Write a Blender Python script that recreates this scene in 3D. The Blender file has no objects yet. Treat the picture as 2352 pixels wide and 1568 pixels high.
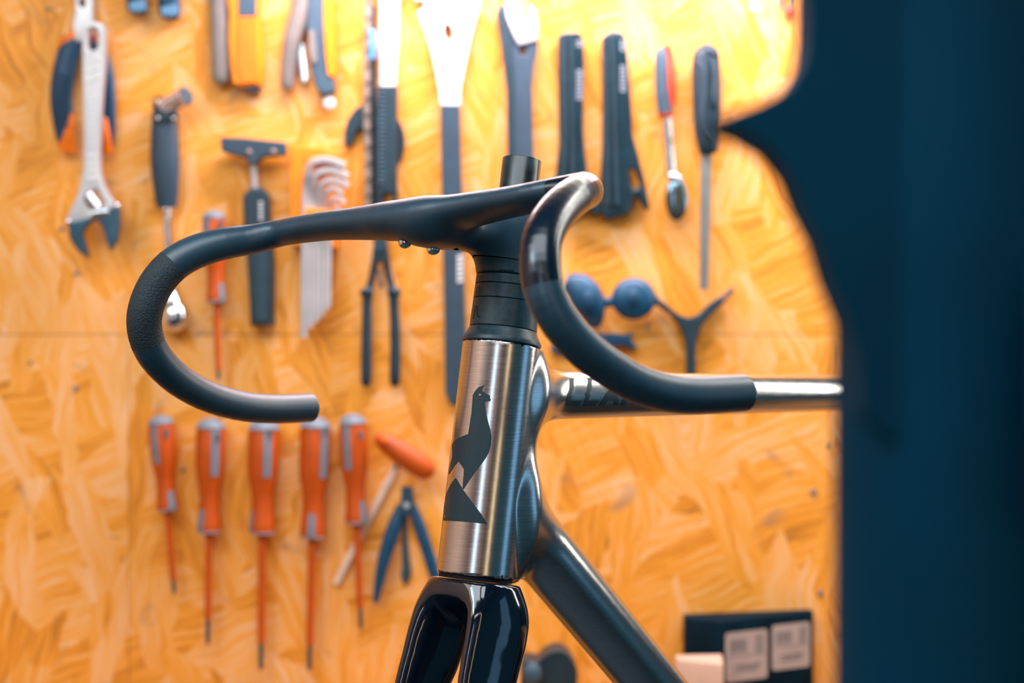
import bpy, bmesh, math, random
import numpy as np
from mathutils import Vector, Matrix
from mathutils.geometry import tessellate_polygon
rnd = random.Random(7)
S = bpy.context.scene
COL = S.collection
# ------------------------------------------------------------------ camera
F = 3800.0            # focal length in pixels of the 2352 x 1568 frame
H = 1.25              # eye height
WD = 1.95             # distance of the tool wall
cam_d = bpy.data.cameras.new('camera'); cam = bpy.data.objects.new('camera', cam_d); COL.objects.link(cam)
cam.location = (0, 0, H); cam.rotation_euler = (math.pi/2, 0, 0)
cam_d.sensor_width = 36; cam_d.lens = F/2352*36; cam_d.clip_start = .02
cam_d.dof.use_dof = True; cam_d.dof.focus_distance = 1.165; cam_d.dof.aperture_fstop = 4.3
S.camera = cam
# ------------------------------------------------------------------ world, lamps, exposure
S.view_settings.view_transform = 'Standard'; S.view_settings.look = 'None'
S.view_settings.exposure = -0.12; S.view_settings.gamma = 1; S.view_settings.use_curve_mapping = False
w = bpy.data.worlds.new('world'); S.world = w; w.use_nodes = True
w.node_tree.nodes['Background'].inputs[0].default_value = (.02, .07, .12, 1)
w.node_tree.nodes['Background'].inputs[1].default_value = .6
def area(name, loc, target, sx, sy, power, col):
    l = bpy.data.lights.new(name, 'AREA'); l.shape = 'RECTANGLE'; l.size = sx; l.size_y = sy
    l.energy = power; l.color = col
    o = bpy.data.objects.new(name, l); COL.objects.link(o); o.location = loc
    o.rotation_euler = (Vector(target)-Vector(loc)).to_track_quat('-Z', 'Y').to_euler()
    return o
area('wall_lamp', (.08, 1.81, 1.745), (.08, 1.84, 0), .75, .08, 9.5, (1, .83, .95))
area('cool_fill', (-1.0, .25, 2.3), (.15, .5, 1.25), .4, .4, 9, (.35, .8, 1))  # unseen fill added to lift the left side of the stand
area('top_glint_fill', (.55, 1.66, 1.98), (.35, 1.2, 1.2), 1.3, .05, 5, (1, .96, .88))  # unseen strip added for the white highlight on the top tube
area('side_glint_fill', (.95, 1.63, 1.63), (.25, 1.35, 1.2), .05, .94, 6, (1, .97, .88))  # unseen upright strip added for bright streaks along the frame tubes
area('ceiling_lamp', (-.1, .35, 2.45), (-.1, .75, 1), 1.5, .8, 29, (.88, .95, 1))
area('rear_fill', (.1, -1.1, 2.5), (.1, -1.5, 1), 1.6, .5, 24, (1, .88, .80))  # fill added behind the camera, brightens the clay wall and the bar
area('cool_streak_panel', (-.55, -1.7, 1.5), (0, 1.2, 1.2), .32, 1.6, 9, (.62, .84, 1))  # unseen panel added for the cool streak on the head tube
area('strip_lamp', (1.15, -1.0, 1.5), (0, 1.2, 1.2), .05, 1.8, 4, (1, .78, .46))
area('left_lamp', (-1.2, .5, 2.3), (-.6, 1.9, 1.0), .8, .8, 8, (1, .90, .78))
area('left_wall_fill', (-1.2, .1, 2.4), (-2.0, .2, 1.2), .3, 1.2, 22, (1, .88, .80))  # unseen fill added so the left wall reflects brighter in the metal
area('right_glow', (2.0, .9, 1.3), (.3, 1.3, 1.2), .5, 1.2, 2.2, (.3, .62, 1))

# ------------------------------------------------------------------ materials
MATS = {}
def lin(c):
    c = c/255.; return c/12.92 if c <= .04045 else ((c+.055)/1.055)**2.4
def rgb(r, g, b): return (lin(r), lin(g), lin(b))
def mat(name, col, rough=.5, metal=0., spec=.5, var=.12, scale=60, bump=0., coat=0., aniso=0.):
    if name in MATS: return MATS[name]
    m = bpy.data.materials.new(name); m.use_nodes = True; nt = m.node_tree; n = nt.nodes; L = nt.links
    b = n['Principled BSDF']; b.inputs['Roughness'].default_value = rough; b.inputs['Metallic'].default_value = metal
    b.inputs['Specular IOR Level'].default_value = spec; b.inputs['Coat Weight'].default_value = coat
    b.inputs['Coat Roughness'].default_value = .08
    tc = n.new('ShaderNodeTexCoord'); no = n.new('ShaderNodeTexNoise'); no.inputs['Scale'].default_value = scale
    no.inputs['Detail'].default_value = 4; L.new(tc.outputs['Object'], no.inputs['Vector'])
    r = n.new('ShaderNodeValToRGB'); e = r.color_ramp.elements
    e[0].position = .3; e[1].position = .7
    e[0].color = tuple(c*(1-var) for c in col)+(1,); e[1].color = tuple(min(1, c*(1+var)) for c in col)+(1,)
    L.new(no.outputs['Fac'], r.inputs[0]); L.new(r.outputs[0], b.inputs['Base Color'])
    if bump:
        bp = n.new('ShaderNodeBump'); bp.inputs['Strength'].default_value = bump; bp.inputs['Distance'].default_value = .001
        L.new(no.outputs['Fac'], bp.inputs['Height']); L.new(bp.outputs[0], b.inputs['Normal'])
    MATS[name] = m; return m
M = dict(
 carbon=mat('satin_carbon', (.012, .043, .070), .40, 0, .6, .12, 90),
 gloss=mat('gloss_black', (.0015, .006, .014), .09, 0, .5, .1, 30, coat=.6),
 hookgloss=mat('polished_grip', (.001, .008, .018), .24, 0, .5, .1, 30),
 cap=mat('satin_cap_black', (.004, .030, .046), .42, 0, .5, .35, 300, .1),
 dark=mat('dark_groove', (.0008, .003, .008), .7, 0, .2),
 decal=mat('decal_black', (.004, .022, .032), .45, 0, .4, .1, 400),
 chrome=mat('chrome', (.75, .78, .82), .12, 1),
 steel=mat('tool_steel', (.62, .64, .68), .3, 1, var=.15),
 satin=mat('satin_silver', (.50, .47, .47), .42, .55, var=.12, scale=25),
 darksteel=mat('dark_steel', (.035, .09, .13), .35, .6, var=.2),
 black=mat('tool_black', (.006, .026, .038), .45, 0, .45, .2),
 blackgloss=mat('plastic_gloss_black', (.004, .022, .032), .22, 0, .6, .2),
 greyhandle=mat('slate_grey_rubber', rgb(42, 62, 76), .55, 0, .4, .12),
 gripgrey=mat('grip_warm_grey', rgb(120, 112, 105), .55, 0, .4, .1),
 gripdark=mat('grip_dark_grey', rgb(55, 78, 92), .55, 0, .4, .1),
 orange=mat('insulated_orange', (.50, .07, .001), .42, 0, .4, .08),
 amber=mat('amber_plastic', (.80, .23, .0), .42, 0, .4, .06),
 hotorange=mat('bright_orange_plastic', (.88, .17, .0), .42, 0, .4, .06),
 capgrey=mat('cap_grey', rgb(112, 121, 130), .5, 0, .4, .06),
 blue=mat('deep_blue_rubber', (.003, .045, .10), .45, 0, .4, .15),
 blue2=mat('teal_blue_plastic', (.0, .055, .12), .4, 0, .5, .2),
 white=mat('white_print', (.62, .62, .60), .6, 0, .3, .05),
 label=mat('paper_label', (.42, .32, .29), .7, 0, .2, .06),
 ink=mat('label_ink', (.12, .12, .13), .7, 0, .2),
 carton=mat('beige_carton', (.62, .40, .29), .7, 0, .2, .06),
 blackbox=mat('black_carton', (.0005, .012, .022), .8, 0, .08, .2),
 teal=mat('stand_dark_blue', (.0002, .027, .055), .65, 0, .05, .2, 12),
 red=mat('red_rubber', (.55, .06, .02), .5, 0, .3),
 paint=mat('pale_plaster', (.70, .50, .40), .8, 0, .2, .06, 3),
 brownwall=mat('clay_plaster', (.36, .22, .16), .8, 0, .2, .06, 3),
 tealwall=mat('teal_plaster', (.04, .16, .23), .8, 0, .2, .06, 3),
 navy=mat('navy_wall', (.01, .05, .085), .8, 0, .2, .2, 2),
 floor=mat('concrete_floor', (.02, .045, .06), .7, 0, .3, .2, 5),
 bench=mat('bench_wood', (.35, .17, .06), .6, 0, .3, .2, 8),
 zinc=mat('zinc_screw', (.20, .14, .12), .45, .3),
)
def brushed():
    m = bpy.data.materials.new('brushed_frame_metal'); m.use_nodes = True; nt = m.node_tree; n = nt.nodes; L = nt.links
    b = n['Principled BSDF']; b.inputs['Metallic'].default_value = 1
    tc = n.new('ShaderNodeTexCoord'); mp = n.new('ShaderNodeMapping'); mp.inputs['Scale'].default_value = (60, 60, 1900)
    no = n.new('ShaderNodeTexNoise'); no.inputs['Scale'].default_value = 1; no.inputs['Detail'].default_value = 5
    L.new(tc.outputs['Object'], mp.inputs[0]); L.new(mp.outputs[0], no.inputs['Vector'])
    r = n.new('ShaderNodeValToRGB'); e = r.color_ramp.elements; e[0].position = .3; e[1].position = .75
    e[0].color = (.46, .44, .44, 1); e[1].color = (.62, .60, .60, 1)
    L.new(no.outputs['Fac'], r.inputs[0]); L.new(r.outputs[0], b.inputs['Base Color'])
    rr = n.new('ShaderNodeMapRange'); rr.inputs['To Min'].default_value = .17; rr.inputs['To Max'].default_value = .27
    L.new(no.outputs['Fac'], rr.inputs['Value']); L.new(rr.outputs[0], b.inputs['Roughness'])
    bp = n.new('ShaderNodeBump'); bp.inputs['Strength'].default_value = .12; bp.inputs['Distance'].default_value = .0004
    L.new(no.outputs['Fac'], bp.inputs['Height']); L.new(bp.outputs[0], b.inputs['Normal'])
    return m
M['brushed'] = brushed()
def grippy():
    m = mat('grit_grip_tape', (.004, .018, .026), .6, 0, .5, .5, 900, 1.0); return m
M['grit'] = grippy()
def osb():
    m = bpy.data.materials.new('oriented_strand_board'); m.use_nodes = True; nt = m.node_tree; n = nt.nodes; L = nt.links
    b = n['Principled BSDF']; b.inputs['Roughness'].default_value = .55; b.inputs['Specular IOR Level'].default_value = .3
    tc = n.new('ShaderNodeTexCoord')
    wn = n.new('ShaderNodeTexNoise'); wn.inputs['Scale'].default_value = 9; wn.inputs['Detail'].default_value = 3
    L.new(tc.outputs['Object'], wn.inputs['Vector'])
    vm = n.new('ShaderNodeVectorMath'); vm.operation = 'MULTIPLY_ADD'; vm.inputs[1].default_value = (.05, 0, .05)
    L.new(wn.outputs['Color'], vm.inputs[0]); L.new(tc.outputs['Object'], vm.inputs[2])
    def layer(ang, sx, sz, off):
        mp = n.new('ShaderNodeMapping'); mp.vector_type = 'POINT'
        mp.inputs['Rotation'].default_value = (0, ang, 0); mp.inputs['Scale'].default_value = (sx, 0, sz); mp.inputs['Location'].default_value = (off, .3, off*2)
        r0 = n.new('ShaderNodeMapping'); r0.inputs['Rotation'].default_value = (0, ang, 0)
        L.new(vm.outputs[0], r0.inputs[0]); mp.inputs['Rotation'].default_value = (0, 0, 0); L.new(r0.outputs[0], mp.inputs[0])
        v = n.new('ShaderNodeTexVoronoi'); v.inputs['Scale'].default_value = 1; L.new(mp.outputs[0], v.inputs['Vector'])
        g = n.new('ShaderNodeMapping'); g.inputs['Scale'].default_value = (sx*1.2, 0, sz*6); L.new(r0.outputs[0], g.inputs[0])
        gn = n.new('ShaderNodeTexNoise'); gn.inputs['Scale'].default_value = 1; gn.inputs['Detail'].default_value = 3; L.new(g.outputs[0], gn.inputs['Vector'])
        s = n.new('ShaderNodeSeparateColor'); L.new(v.outputs['Color'], s.inputs[0])
        return s, gn
    ls = [layer(.35, 9, 30, 0), layer(-1.15, 8, 26, 3.1), layer(1.45, 10, 30, 7.7)]
    def mix(a, bb, f, t='FLOAT'):
        x = n.new('ShaderNodeMix'); x.data_type = t
        i = {'FLOAT': (0, 2, 3), 'RGBA': (0, 6, 7)}[t]
        for s, k in ((f, i[0]), (a, i[1]), (bb, i[2])):
            if hasattr(s, 'is_linked'): L.new(s, x.inputs[k])
            else: x.inputs[k].default_value = s
        return x.outputs[0 if t == 'FLOAT' else 2]
    def step(sock, a, bb):
        r = n.new('ShaderNodeMapRange'); r.inputs['From Min'].default_value = a; r.inputs['From Max'].default_value = bb; r.clamp = True
        L.new(sock, r.inputs['Value']); return r.outputs[0]
    m1 = step(ls[1][0].outputs[1], .50, .54); m2 = step(ls[2][0].outputs[1], .62, .66)
    tone = mix(mix(ls[0][0].outputs[0], ls[1][0].outputs[0], m1), ls[2][0].outputs[0], m2)
    grain = mix(mix(ls[0][1].outputs[0], ls[1][1].outputs[0], m1), ls[2][1].outputs[0], m2)
    add = n.new('ShaderNodeMath'); add.operation = 'MULTIPLY_ADD'; add.inputs[1].default_value = 1.0; L.new(grain, add.inputs[0])
    sc = n.new('ShaderNodeMath'); sc.operation = 'MULTIPLY_ADD'; sc.inputs[1].default_value = .30; sc.inputs[2].default_value = -.17
    L.new(tone, sc.inputs[0]); L.new(sc.outputs[0], add.inputs[2])
    r = n.new('ShaderNodeValToRGB'); L.new(add.outputs[0], r.inputs[0])
    e = r.color_ramp.elements; e[0].position = .14; e[0].color = (.38, .14, .02, 1); e[1].position = .80; e[1].color = (.88, .49, .25, 1)
    for p, c in ((.28, (.68, .23, .016)), (.42, (.84, .315, .028)), (.58, (.86, .385, .10))):
        x = r.color_ramp.elements.new(p); x.color = c+(1,)
    kn = n.new('ShaderNodeTexNoise'); kn.inputs['Scale'].default_value = 17; kn.inputs['Detail'].default_value = 2; kn.inputs['Distortion'].default_value = 1.2
    L.new(tc.outputs['Object'], kn.inputs['Vector'])
    kf = step(kn.outputs['Fac'], .66, .76)
    kf2 = n.new('ShaderNodeMath'); kf2.operation = 'MULTIPLY'; kf2.inputs[1].default_value = .55; L.new(kf, kf2.inputs[0])
    out = mix(r.outputs[0], (.30, .17, .11, 1), kf2.outputs[0], 'RGBA')
    L.new(out, b.inputs['Base Color'])
    bp = n.new('ShaderNodeBump'); bp.inputs['Strength'].default_value = .35; bp.inputs['Distance'].default_value = .0012
    L.new(add.outputs[0], bp.inputs['Height']); L.new(bp.outputs[0], b.inputs['Normal'])
    return m
M['osb'] = osb()

# ------------------------------------------------------------------ object helpers
ORG = {}
def thing(name, label, cat, loc, group=None):
    o = bpy.data.objects.new(name, None); COL.objects.link(o); o.location = loc; o.empty_display_size = .02
    o['label'] = label; o['category'] = cat
    if group: o['group'] = group
    ORG[o.name] = Vector(loc); return o
def link(name, me, m, parent=None, smooth=True, label=None):
    me.materials.append(m)
    if smooth: me.shade_smooth()
    o = bpy.data.objects.new(name, me); COL.objects.link(o)
    org = Vector((0, 0, 0))
    if parent:
        org = ORG[parent.name]; o.parent = parent
    if org.length: me.transform(Matrix.Translation(-org))
    ORG[o.name] = org
    if label: o['label'] = label
    return o
def mesh_of(bm, name, sharp=35):
    bmesh.ops.recalc_face_normals(bm, faces=bm.faces)
    for e in bm.edges:
        if len(e.link_faces) == 2 and e.calc_face_angle(0) > math.radians(sharp): e.smooth = False
    me = bpy.data.meshes.new(name); bm.to_mesh(me); bm.free(); return me
def ray(px, py, d): return Vector(((px-1176)/F*d, d, H-(py-784)/F*d))
def Wp(px, py, off=0.): return ray(px, py, WD-off)      # point standing off the tool wall
PX = WD/F                                                # metres per pixel on the wall
def cat(pts, n=5, closed=True):
    out = []; N = len(pts)
    P = [Vector(p) for p in pts]
    rng = range(N) if closed else range(N-1)
    for i in rng:
        if closed: a, b, c, d = P[i-1], P[i], P[(i+1) % N], P[(i+2) % N]
        else: a, b, c, d = P[max(i-1, 0)], P[i], P[i+1], P[min(i+2, N-1)]
        for k in range(n):
            t = k/n
            out.append(.5*((2*b)+(c-a)*t+(2*a-5*b+4*c-d)*t*t+(3*b-3*c+d-a)*t**3))
    if not closed: out.append(P[-1])
    return out
def plate(name, poly, off, th, m, parent=None, bev=1., smooth=False, holes=(), dist=None, label=None, seg=2):
    """extruded outline: back face `off` metres in front of the wall, `th` thick; bev in mm"""
    if smooth: poly = [tuple(p) for p in cat([(x, y, 0) for x, y in poly], 5)]
    bm = bmesh.new(); base = (WD if dist is None else dist)-off
    dm = base-th
    def pt(p): q = ray(p[0], p[1], dm); return q
    loops = [poly]+[list(h) for h in holes]; edges = []
    for lp in loops:
        vs = [bm.verts.new(pt(p)) for p in lp]
        es = [bm.edges.new((vs[i], vs[(i+1) % len(vs)])) for i in range(len(vs))]
        edges += es
        if not holes: bm.faces.new(vs)
    if holes: bmesh.ops.triangle_fill(bm, use_beauty=True, use_dissolve=False, edges=edges)
    front = list(bm.faces)
    if not holes and bev:
        per = [e for f in front for e in f.edges]
    r = bmesh.ops.extrude_face_region(bm, geom=front)
    nv = [v for v in r['geom'] if isinstance(v, bmesh.types.BMVert)]
    for v in nv: v.co.y += th
    bmesh.ops.recalc_face_normals(bm, faces=bm.faces)
    if bev:
        es = [e for e in bm.edges if len(e.link_faces) == 2 and abs(e.verts[0].co.y-dm) < 1e-6 and abs(e.verts[1].co.y-dm) < 1e-6 and e.calc_face_angle(0) > 1]
        bmesh.ops.bevel(bm, geom=es, offset=min(bev/1000, th*.9), segments=seg, affect='EDGES', profile=.5, clamp_overlap=True)
    o = link(name, mesh_of(bm, name), m, parent, True, label)
    if bev: wn = o.modifiers.new('weighted', 'WEIGHTED_NORMAL'); wn.keep_sharp = True
    return o
def basis(d, hint=Vector((0, -1, 0))):
    d = d.normalized(); s = d.cross(hint)
    if s.length < 1e-4: s = d.cross(Vector((1, 0, 0)))
    s.normalize(); u = s.cross(d).normalized(); return d, s, u
def lathe(name, p0, p1, prof, m, parent=None, n=20, squash=1., label=None, twist=0, a0=0, a1=2*math.pi, fat=0.):
    """rings around p0->p1; prof = [(t, r_metres)]; squash flattens toward the wall"""
    p0, p1 = Vector(p0), Vector(p1); d, s, u = basis(p1-p0); L = (p1-p0).length
    full = abs(a1-a0-2*math.pi) < 1e-6; bm = bmesh.new(); rings = []
    nn = n if full else n+1
    for t, r in prof:
        c = p0+d*(t*L); r = max(r+fat, 1e-5)
        rings.append([bm.verts.new(c+s*(r*math.cos(a0+(a1-a0)*k/n))+u*(r*squash*math.sin(a0+(a1-a0)*k/n))) for k in range(nn)])
    for a, b in zip(rings, rings[1:]):
        for k in range(nn if full else nn-1): bm.faces.new((a[k], a[(k+1) % nn], b[(k+1) % nn], b[k]))
    if full: bm.faces.new(rings[0]); bm.faces.new(rings[-1][::-1])
    else:
        # close the shell inwards so that the strip has thickness
        inner = []
        for (t, r) in prof:
            c = p0+d*(t*L); r = max(r-.002, 1e-5)
            inner.append([bm.verts.new(c+s*(r*math.cos(a0+(a1-a0)*k/n))+u*(r*squash*math.sin(a0+(a1-a0)*k/n))) for k in range(nn)])
        for a, b in zip(inner, inner[1:]):
            for k in range(nn-1): bm.faces.new((a[k], b[k], b[k+1], a[k+1]))
        for i in range(len(rings)-1):
            for k in (0, nn-1): bm.faces.new((rings[i][k], rings[i+1][k], inner[i+1][k], inner[i][k]))
        for i in (0, -1):
            for k in range(nn-1): bm.faces.new((rings[i][k], rings[i][k+1], inner[i][k+1], inner[i][k]))
    return link(name, mesh_of(bm, name), m, parent, True, label)
def tube(name, pts, rad, m, parent=None, n=12, squash=1., label=None, up=None, sm=5):
    pts = [Vector(p) for p in pts]
    if len(pts) > 2 and sm: 
        if hasattr(rad, '__len__'):
            rad = [v[0] for v in cat([(r, 0, 0) for r in rad], sm, False)]
        pts = cat(pts, sm, False)
    if not hasattr(rad, '__len__'): rad = [rad]*len(pts)
    bm = bmesh.new(); rings = []
    hint = up or Vector((0, -1, 0)); prev = None
    for i, p in enumerate(pts):
        t = (pts[min(i+1, len(pts)-1)]-pts[max(i-1, 0)])
        if prev is None: d, s, u = basis(t, hint)
        else:
            d = t.normalized(); s = (prev-d*prev.dot(d)).normalized(); u = s.cross(d)
        prev = s; r = rad[i]
        rings.append([bm.verts.new(p+s*(r*math.cos(2*math.pi*k/n))+u*(r*squash*math.sin(2*math.pi*k/n))) for k in range(n)])
    for a, b in zip(rings, rings[1:]):
        for k in range(n): bm.faces.new((a[k], a[(k+1) % n], b[(k+1) % n], b[k]))
    bm.faces.new(rings[0]); bm.faces.new(rings[-1][::-1])
    return link(name, mesh_of(bm, name, 50), m, parent, True, label)
def boxm(name, lo, hi, m, parent=None, bev=0., label=None, rot=None):
    bm = bmesh.new(); bmesh.ops.create_cube(bm, size=1)
    lo, hi = Vector(lo), Vector(hi)
    for v in bm.verts: v.co = Vector((lo[i]+(v.co[i]+.5)*(hi[i]-lo[i]) for i in range(3)))
    if rot:
        c, a = rot; R = Matrix.Rotation(a, 3, 'Z'); c = Vector(c)
        for v in bm.verts: v.co = R@(v.co-c)+c
    if bev: bmesh.ops.bevel(bm, geom=list(bm.edges), offset=bev, segments=2, affect='EDGES', profile=.5)
    return link(name, mesh_of(bm, name), m, parent, True, label)
def uv_ball(name, c, r, m, parent=None, sc=(1, 1, 1), label=None):
    bm = bmesh.new(); bmesh.ops.create_uvsphere(bm, u_segments=24, v_segments=14, radius=r)
    for v in bm.verts: v.co = Vector((v.co[i]*sc[i]+c[i] for i in range(3)))
    return link(name, mesh_of(bm, name, 80), m, parent, True, label)

# ------------------------------------------------------------------ the setting
def struct(o): o['kind'] = 'structure'; return o
wb = bpy.data.objects.new('wall_back', None); COL.objects.link(wb); wb.location = (0, WD, 0); struct(wb); ORG[wb.name] = Vector((0, WD, 0))
zs = ray(0, 768, WD).z; xs_ = ray(296, 0, WD).x; xr = ray(2700, 0, WD).x
for lo, hi in (((-2.0, zs+.0004), (.66, 2.6)), ((-2.0, 0), (xs_-.0003, zs-.0004)), ((xs_+.0003, 0), (.66, zs-.0004))):
    p = boxm('panel', (lo[0], WD, lo[1]), (hi[0], WD+.018, hi[1]), M['osb'], wb, .0004); p.data.shade_flat()
struct(boxm('wall_backing', (-2.05, WD+.018, 0), (2.25, WD+.06, 2.6), M['navy']))
struct(boxm('floor', (-2.05, -2.1, -.05), (2.25, WD+.06, 0), M['floor']))
struct(boxm('ceiling', (-2.05, -2.1, 2.6), (2.25, WD+.06, 2.65), M['navy']))
struct(boxm('wall_left', (-2.05, -2.1, 0), (-2.0, WD+.018, 2.6), M['paint']))
struct(boxm('wall_right', (2.2, -2.1, 0), (2.25, WD+.018, 2.6), M['tealwall']))
struct(boxm('wall_front', (-2.05, -2.15, 0), (2.25, -2.1, 2.6), M['brownwall']))
for px, py, r in ((178, 627, 6), (175, 892, 7), (143, 525, 6), (70, 832, 5), (421, 1078, 6), (1905, 1022, 6), (1868, 1130, 8), (1884, 1362, 8), (1636, 32, 6), (112, 20, 6)):
    lathe('screw', Wp(px, py, .0), Wp(px, py, .0012), [(0, r*PX), (.6, r*PX), (1, r*PX*.6)], M['zinc'], wb, 10)

# ------------------------------------------------------------------ implicit surfaces for the bicycle
def ev_seg(p, a, b, side, up, ra, rb, ends):
    """distance to a swept ellipse between a and b"""
    ab = b-a; L = np.linalg.norm(ab); d = ab/L
    q = p-a; al = q@d; t = np.clip(al/L, 0, 1)
    r = ra[None, :]*(1-t[:, None])+rb[None, :]*t[:, None]
    u = q@side; v = q@up
    over = np.where(al < 0, -al, np.where(al > L, al-L, 0.))
    if ends:
        k0 = np.sqrt((u/r[:, 0])**2+(v/r[:, 1])**2); k1 = np.sqrt((u/r[:, 0]**2)**2+(v/r[:, 1]**2)**2)+1e-9
        dd = k0*(k0-1)/k1
        if 's' in ends: dd = np.where(al < 0, np.maximum(dd, -al), dd)
        if 'e' in ends: dd = np.where(al > L, np.maximum(dd, al-L), dd)
        far = np.zeros_like(al)
        if 's' not in ends: far = np.where(al < 0, -al, far)
        if 'e' not in ends: far = np.where(al > L, al-L, far)
        return np.where(far > 0, np.sqrt(np.maximum(dd, 0)**2+far**2)+np.minimum(dd, 0), dd)
    rm = np.minimum(r[:, 0], r[:, 1])
    k0 = np.sqrt((u/r[:, 0])**2+(v/r[:, 1])**2+(over/rm)**2)
    k1 = np.sqrt((u/r[:, 0]**2)**2+(v/r[:, 1]**2)**2+(over/rm**2)**2)+1e-9
    return k0*(k0-1)/k1
def chain(pts, rad, up, cap=''):
    """pts list of Vector, rad list of (lateral, vertical) radii"""
    P = [np.array(p, float) for p in pts]; R = [np.array(r, float) for r in rad]; up = np.array(up, float)
    segs = []
    for i in range(len(P)-1):
        d = (P[i+1]-P[i]); d /= np.linalg.norm(d)
        s = np.cross(d, up); s /= np.linalg.norm(s); u = np.cross(s, d)
        e = ('s' if (i == 0 and 's' in cap) else '')+('e' if (i == len(P)-2 and 'e' in cap) else '')
        segs.append((P[i], P[i+1], s, u, R[i], R[i+1], e))
    def f(p):
        out = np.full(len(p), 9.)
        for g in segs: out = np.minimum(out, ev_seg(p, *g))
        return out
    return f
def smin(a, b, k):
    h = np.clip(.5+.5*(b-a)/k, 0, 1); return b*(1-h)+a*h-k*h*(1-h)
def smax(a, b, k): return -smin(-a, -b, k)
def cyl(a, b, r, rnd_=.001):
    a = np.array(a, float); b = np.array(b, float); L = np.linalg.norm(b-a); d = (b-a)/L
    def f(p):
        q = p-a; al = q@d; rr = np.linalg.norm(q-al[:, None]*d, axis=1)
        x = rr-r+rnd_; y = np.maximum(-al, al-L)+rnd_
        return np.minimum(np.maximum(x, y), 0)+np.sqrt(np.maximum(x, 0)**2+np.maximum(y, 0)**2)-rnd_
    return f
def nets(f, lo, hi, h):
    lo = np.array(lo); hi = np.array(hi); C = 4
    n = (np.ceil((hi-lo)/h/C).astype(int)+1)*C
    cg = [lo[i]+h*(np.arange(n[i]//C)*C+(C-1)/2) for i in range(3)]
    X = np.stack(np.meshgrid(*cg, indexing='ij'), -1).reshape(-1, 3)
    cv = f(X).reshape([m//C for m in n])
    big = np.kron(cv, np.ones((C, C, C)))
    idx = np.argwhere(np.abs(big) < h*C*1.6)
    big[tuple(idx.T)] = f(lo+idx*h)
    V = big; ins = V < 0
    c = [ins[a:a+V.shape[0]-1, b:b+V.shape[1]-1, d:d+V.shape[2]-1] for a in (0, 1) for b in (0, 1) for d in (0, 1)]
    cnt = sum(x.astype(np.int8) for x in c)
    cells = np.argwhere((cnt > 0) & (cnt < 8)); m = len(cells)
    cid = np.full(cnt.shape, -1, np.int64); cid[tuple(cells.T)] = np.arange(m)
    acc = np.zeros((m, 3)); num = np.zeros(m)
    offs = np.array([(a, b, d) for a in (0, 1) for b in (0, 1) for d in (0, 1)])
    for i in range(8):
        for ax in range(3):
            if offs[i][ax]: continue
            o1 = offs[i]; o2 = o1.copy(); o2[ax] = 1
            v1 = V[tuple((cells+o1).T)]; v2 = V[tuple((cells+o2).T)]
            cr = (v1 < 0) != (v2 < 0); t = np.where(cr, v1/np.where(cr, v1-v2, 1), 0)
            acc += np.where(cr[:, None], o1+t[:, None]*(o2-o1), 0); num += cr
    P = lo+(cells+acc/num[:, None])*h
    quads = []
    for ax in range(3):
        sl1 = [slice(None)]*3; sl2 = [slice(None)]*3; sl1[ax] = slice(0, -1); sl2[ax] = slice(1, None)
        e = np.argwhere(ins[tuple(sl1)] != ins[tuple(sl2)])
        o = [i for i in range(3) if i != ax]
        e = e[(e[:, o[0]] > 0) & (e[:, o[1]] > 0) & (e[:, o[0]] < cid.shape[o[0]]) & (e[:, o[1]] < cid.shape[o[1]])]
        fl = ins[tuple(e.T)]
        def cc(a, b):
            k = e.copy(); k[:, o[0]] -= a; k[:, o[1]] -= b; return cid[tuple(k.T)]
        q = np.stack([cc(1, 1), cc(0, 1), cc(0, 0), cc(1, 0)], 1)
        flip = ~fl if ax != 1 else fl
        q[flip] = q[flip][:, ::-1]; quads.append(q)
    Q = np.concatenate(quads)
    for _ in range(3):
        g = grad(f, P); P = P-np.clip(f(P), -h, h)[:, None]*g
    return P, Q
def grad(f, P, e=3e-4):
    g = np.stack([f(P+np.eye(3)[i]*e)-f(P-np.eye(3)[i]*e) for i in range(3)], 1)
    return g/(np.linalg.norm(g, axis=1)[:, None]+1e-12)
def sdf_bmesh(f, lo, hi, h):
    P, Q = nets(f, lo, hi, h); bm = bmesh.new()
    vs = [bm.verts.new(p) for p in P.tolist()]
    for q in Q.tolist():
        try: bm.faces.new([vs[i] for i in q])
        except ValueError: pass
    bmesh.ops.recalc_face_normals(bm, faces=bm.faces)
    return bm
def finish(name, bm, f, m, parent, label=None, eps=8e-4):
    lo = [v for v in bm.verts if not v.link_faces]
    bmesh.ops.delete(bm, geom=lo, context='VERTS')
    me = bpy.data.meshes.new(name); bm.to_mesh(me); bm.free()
    me.shade_smooth()
    co = np.empty(len(me.vertices)*3); me.vertices.foreach_get('co', co); co = co.reshape(-1, 3)
    nr = grad(f, co, eps)
    me.normals_split_custom_set_from_vertices(nr.tolist())
    return link(name, me, m, parent, False, label)
def keep(bm, test):
    c = bm.copy()
    bmesh.ops.delete(c, geom=[q for q in c.faces if not test(q.calc_center_median())], context='FACES'); return c
def cut(bm, co, no):
    bmesh.ops.bisect_plane(bm, geom=list(bm.verts)+list(bm.edges)+list(bm.faces), plane_co=co, plane_no=no, dist=1e-5)

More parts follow.
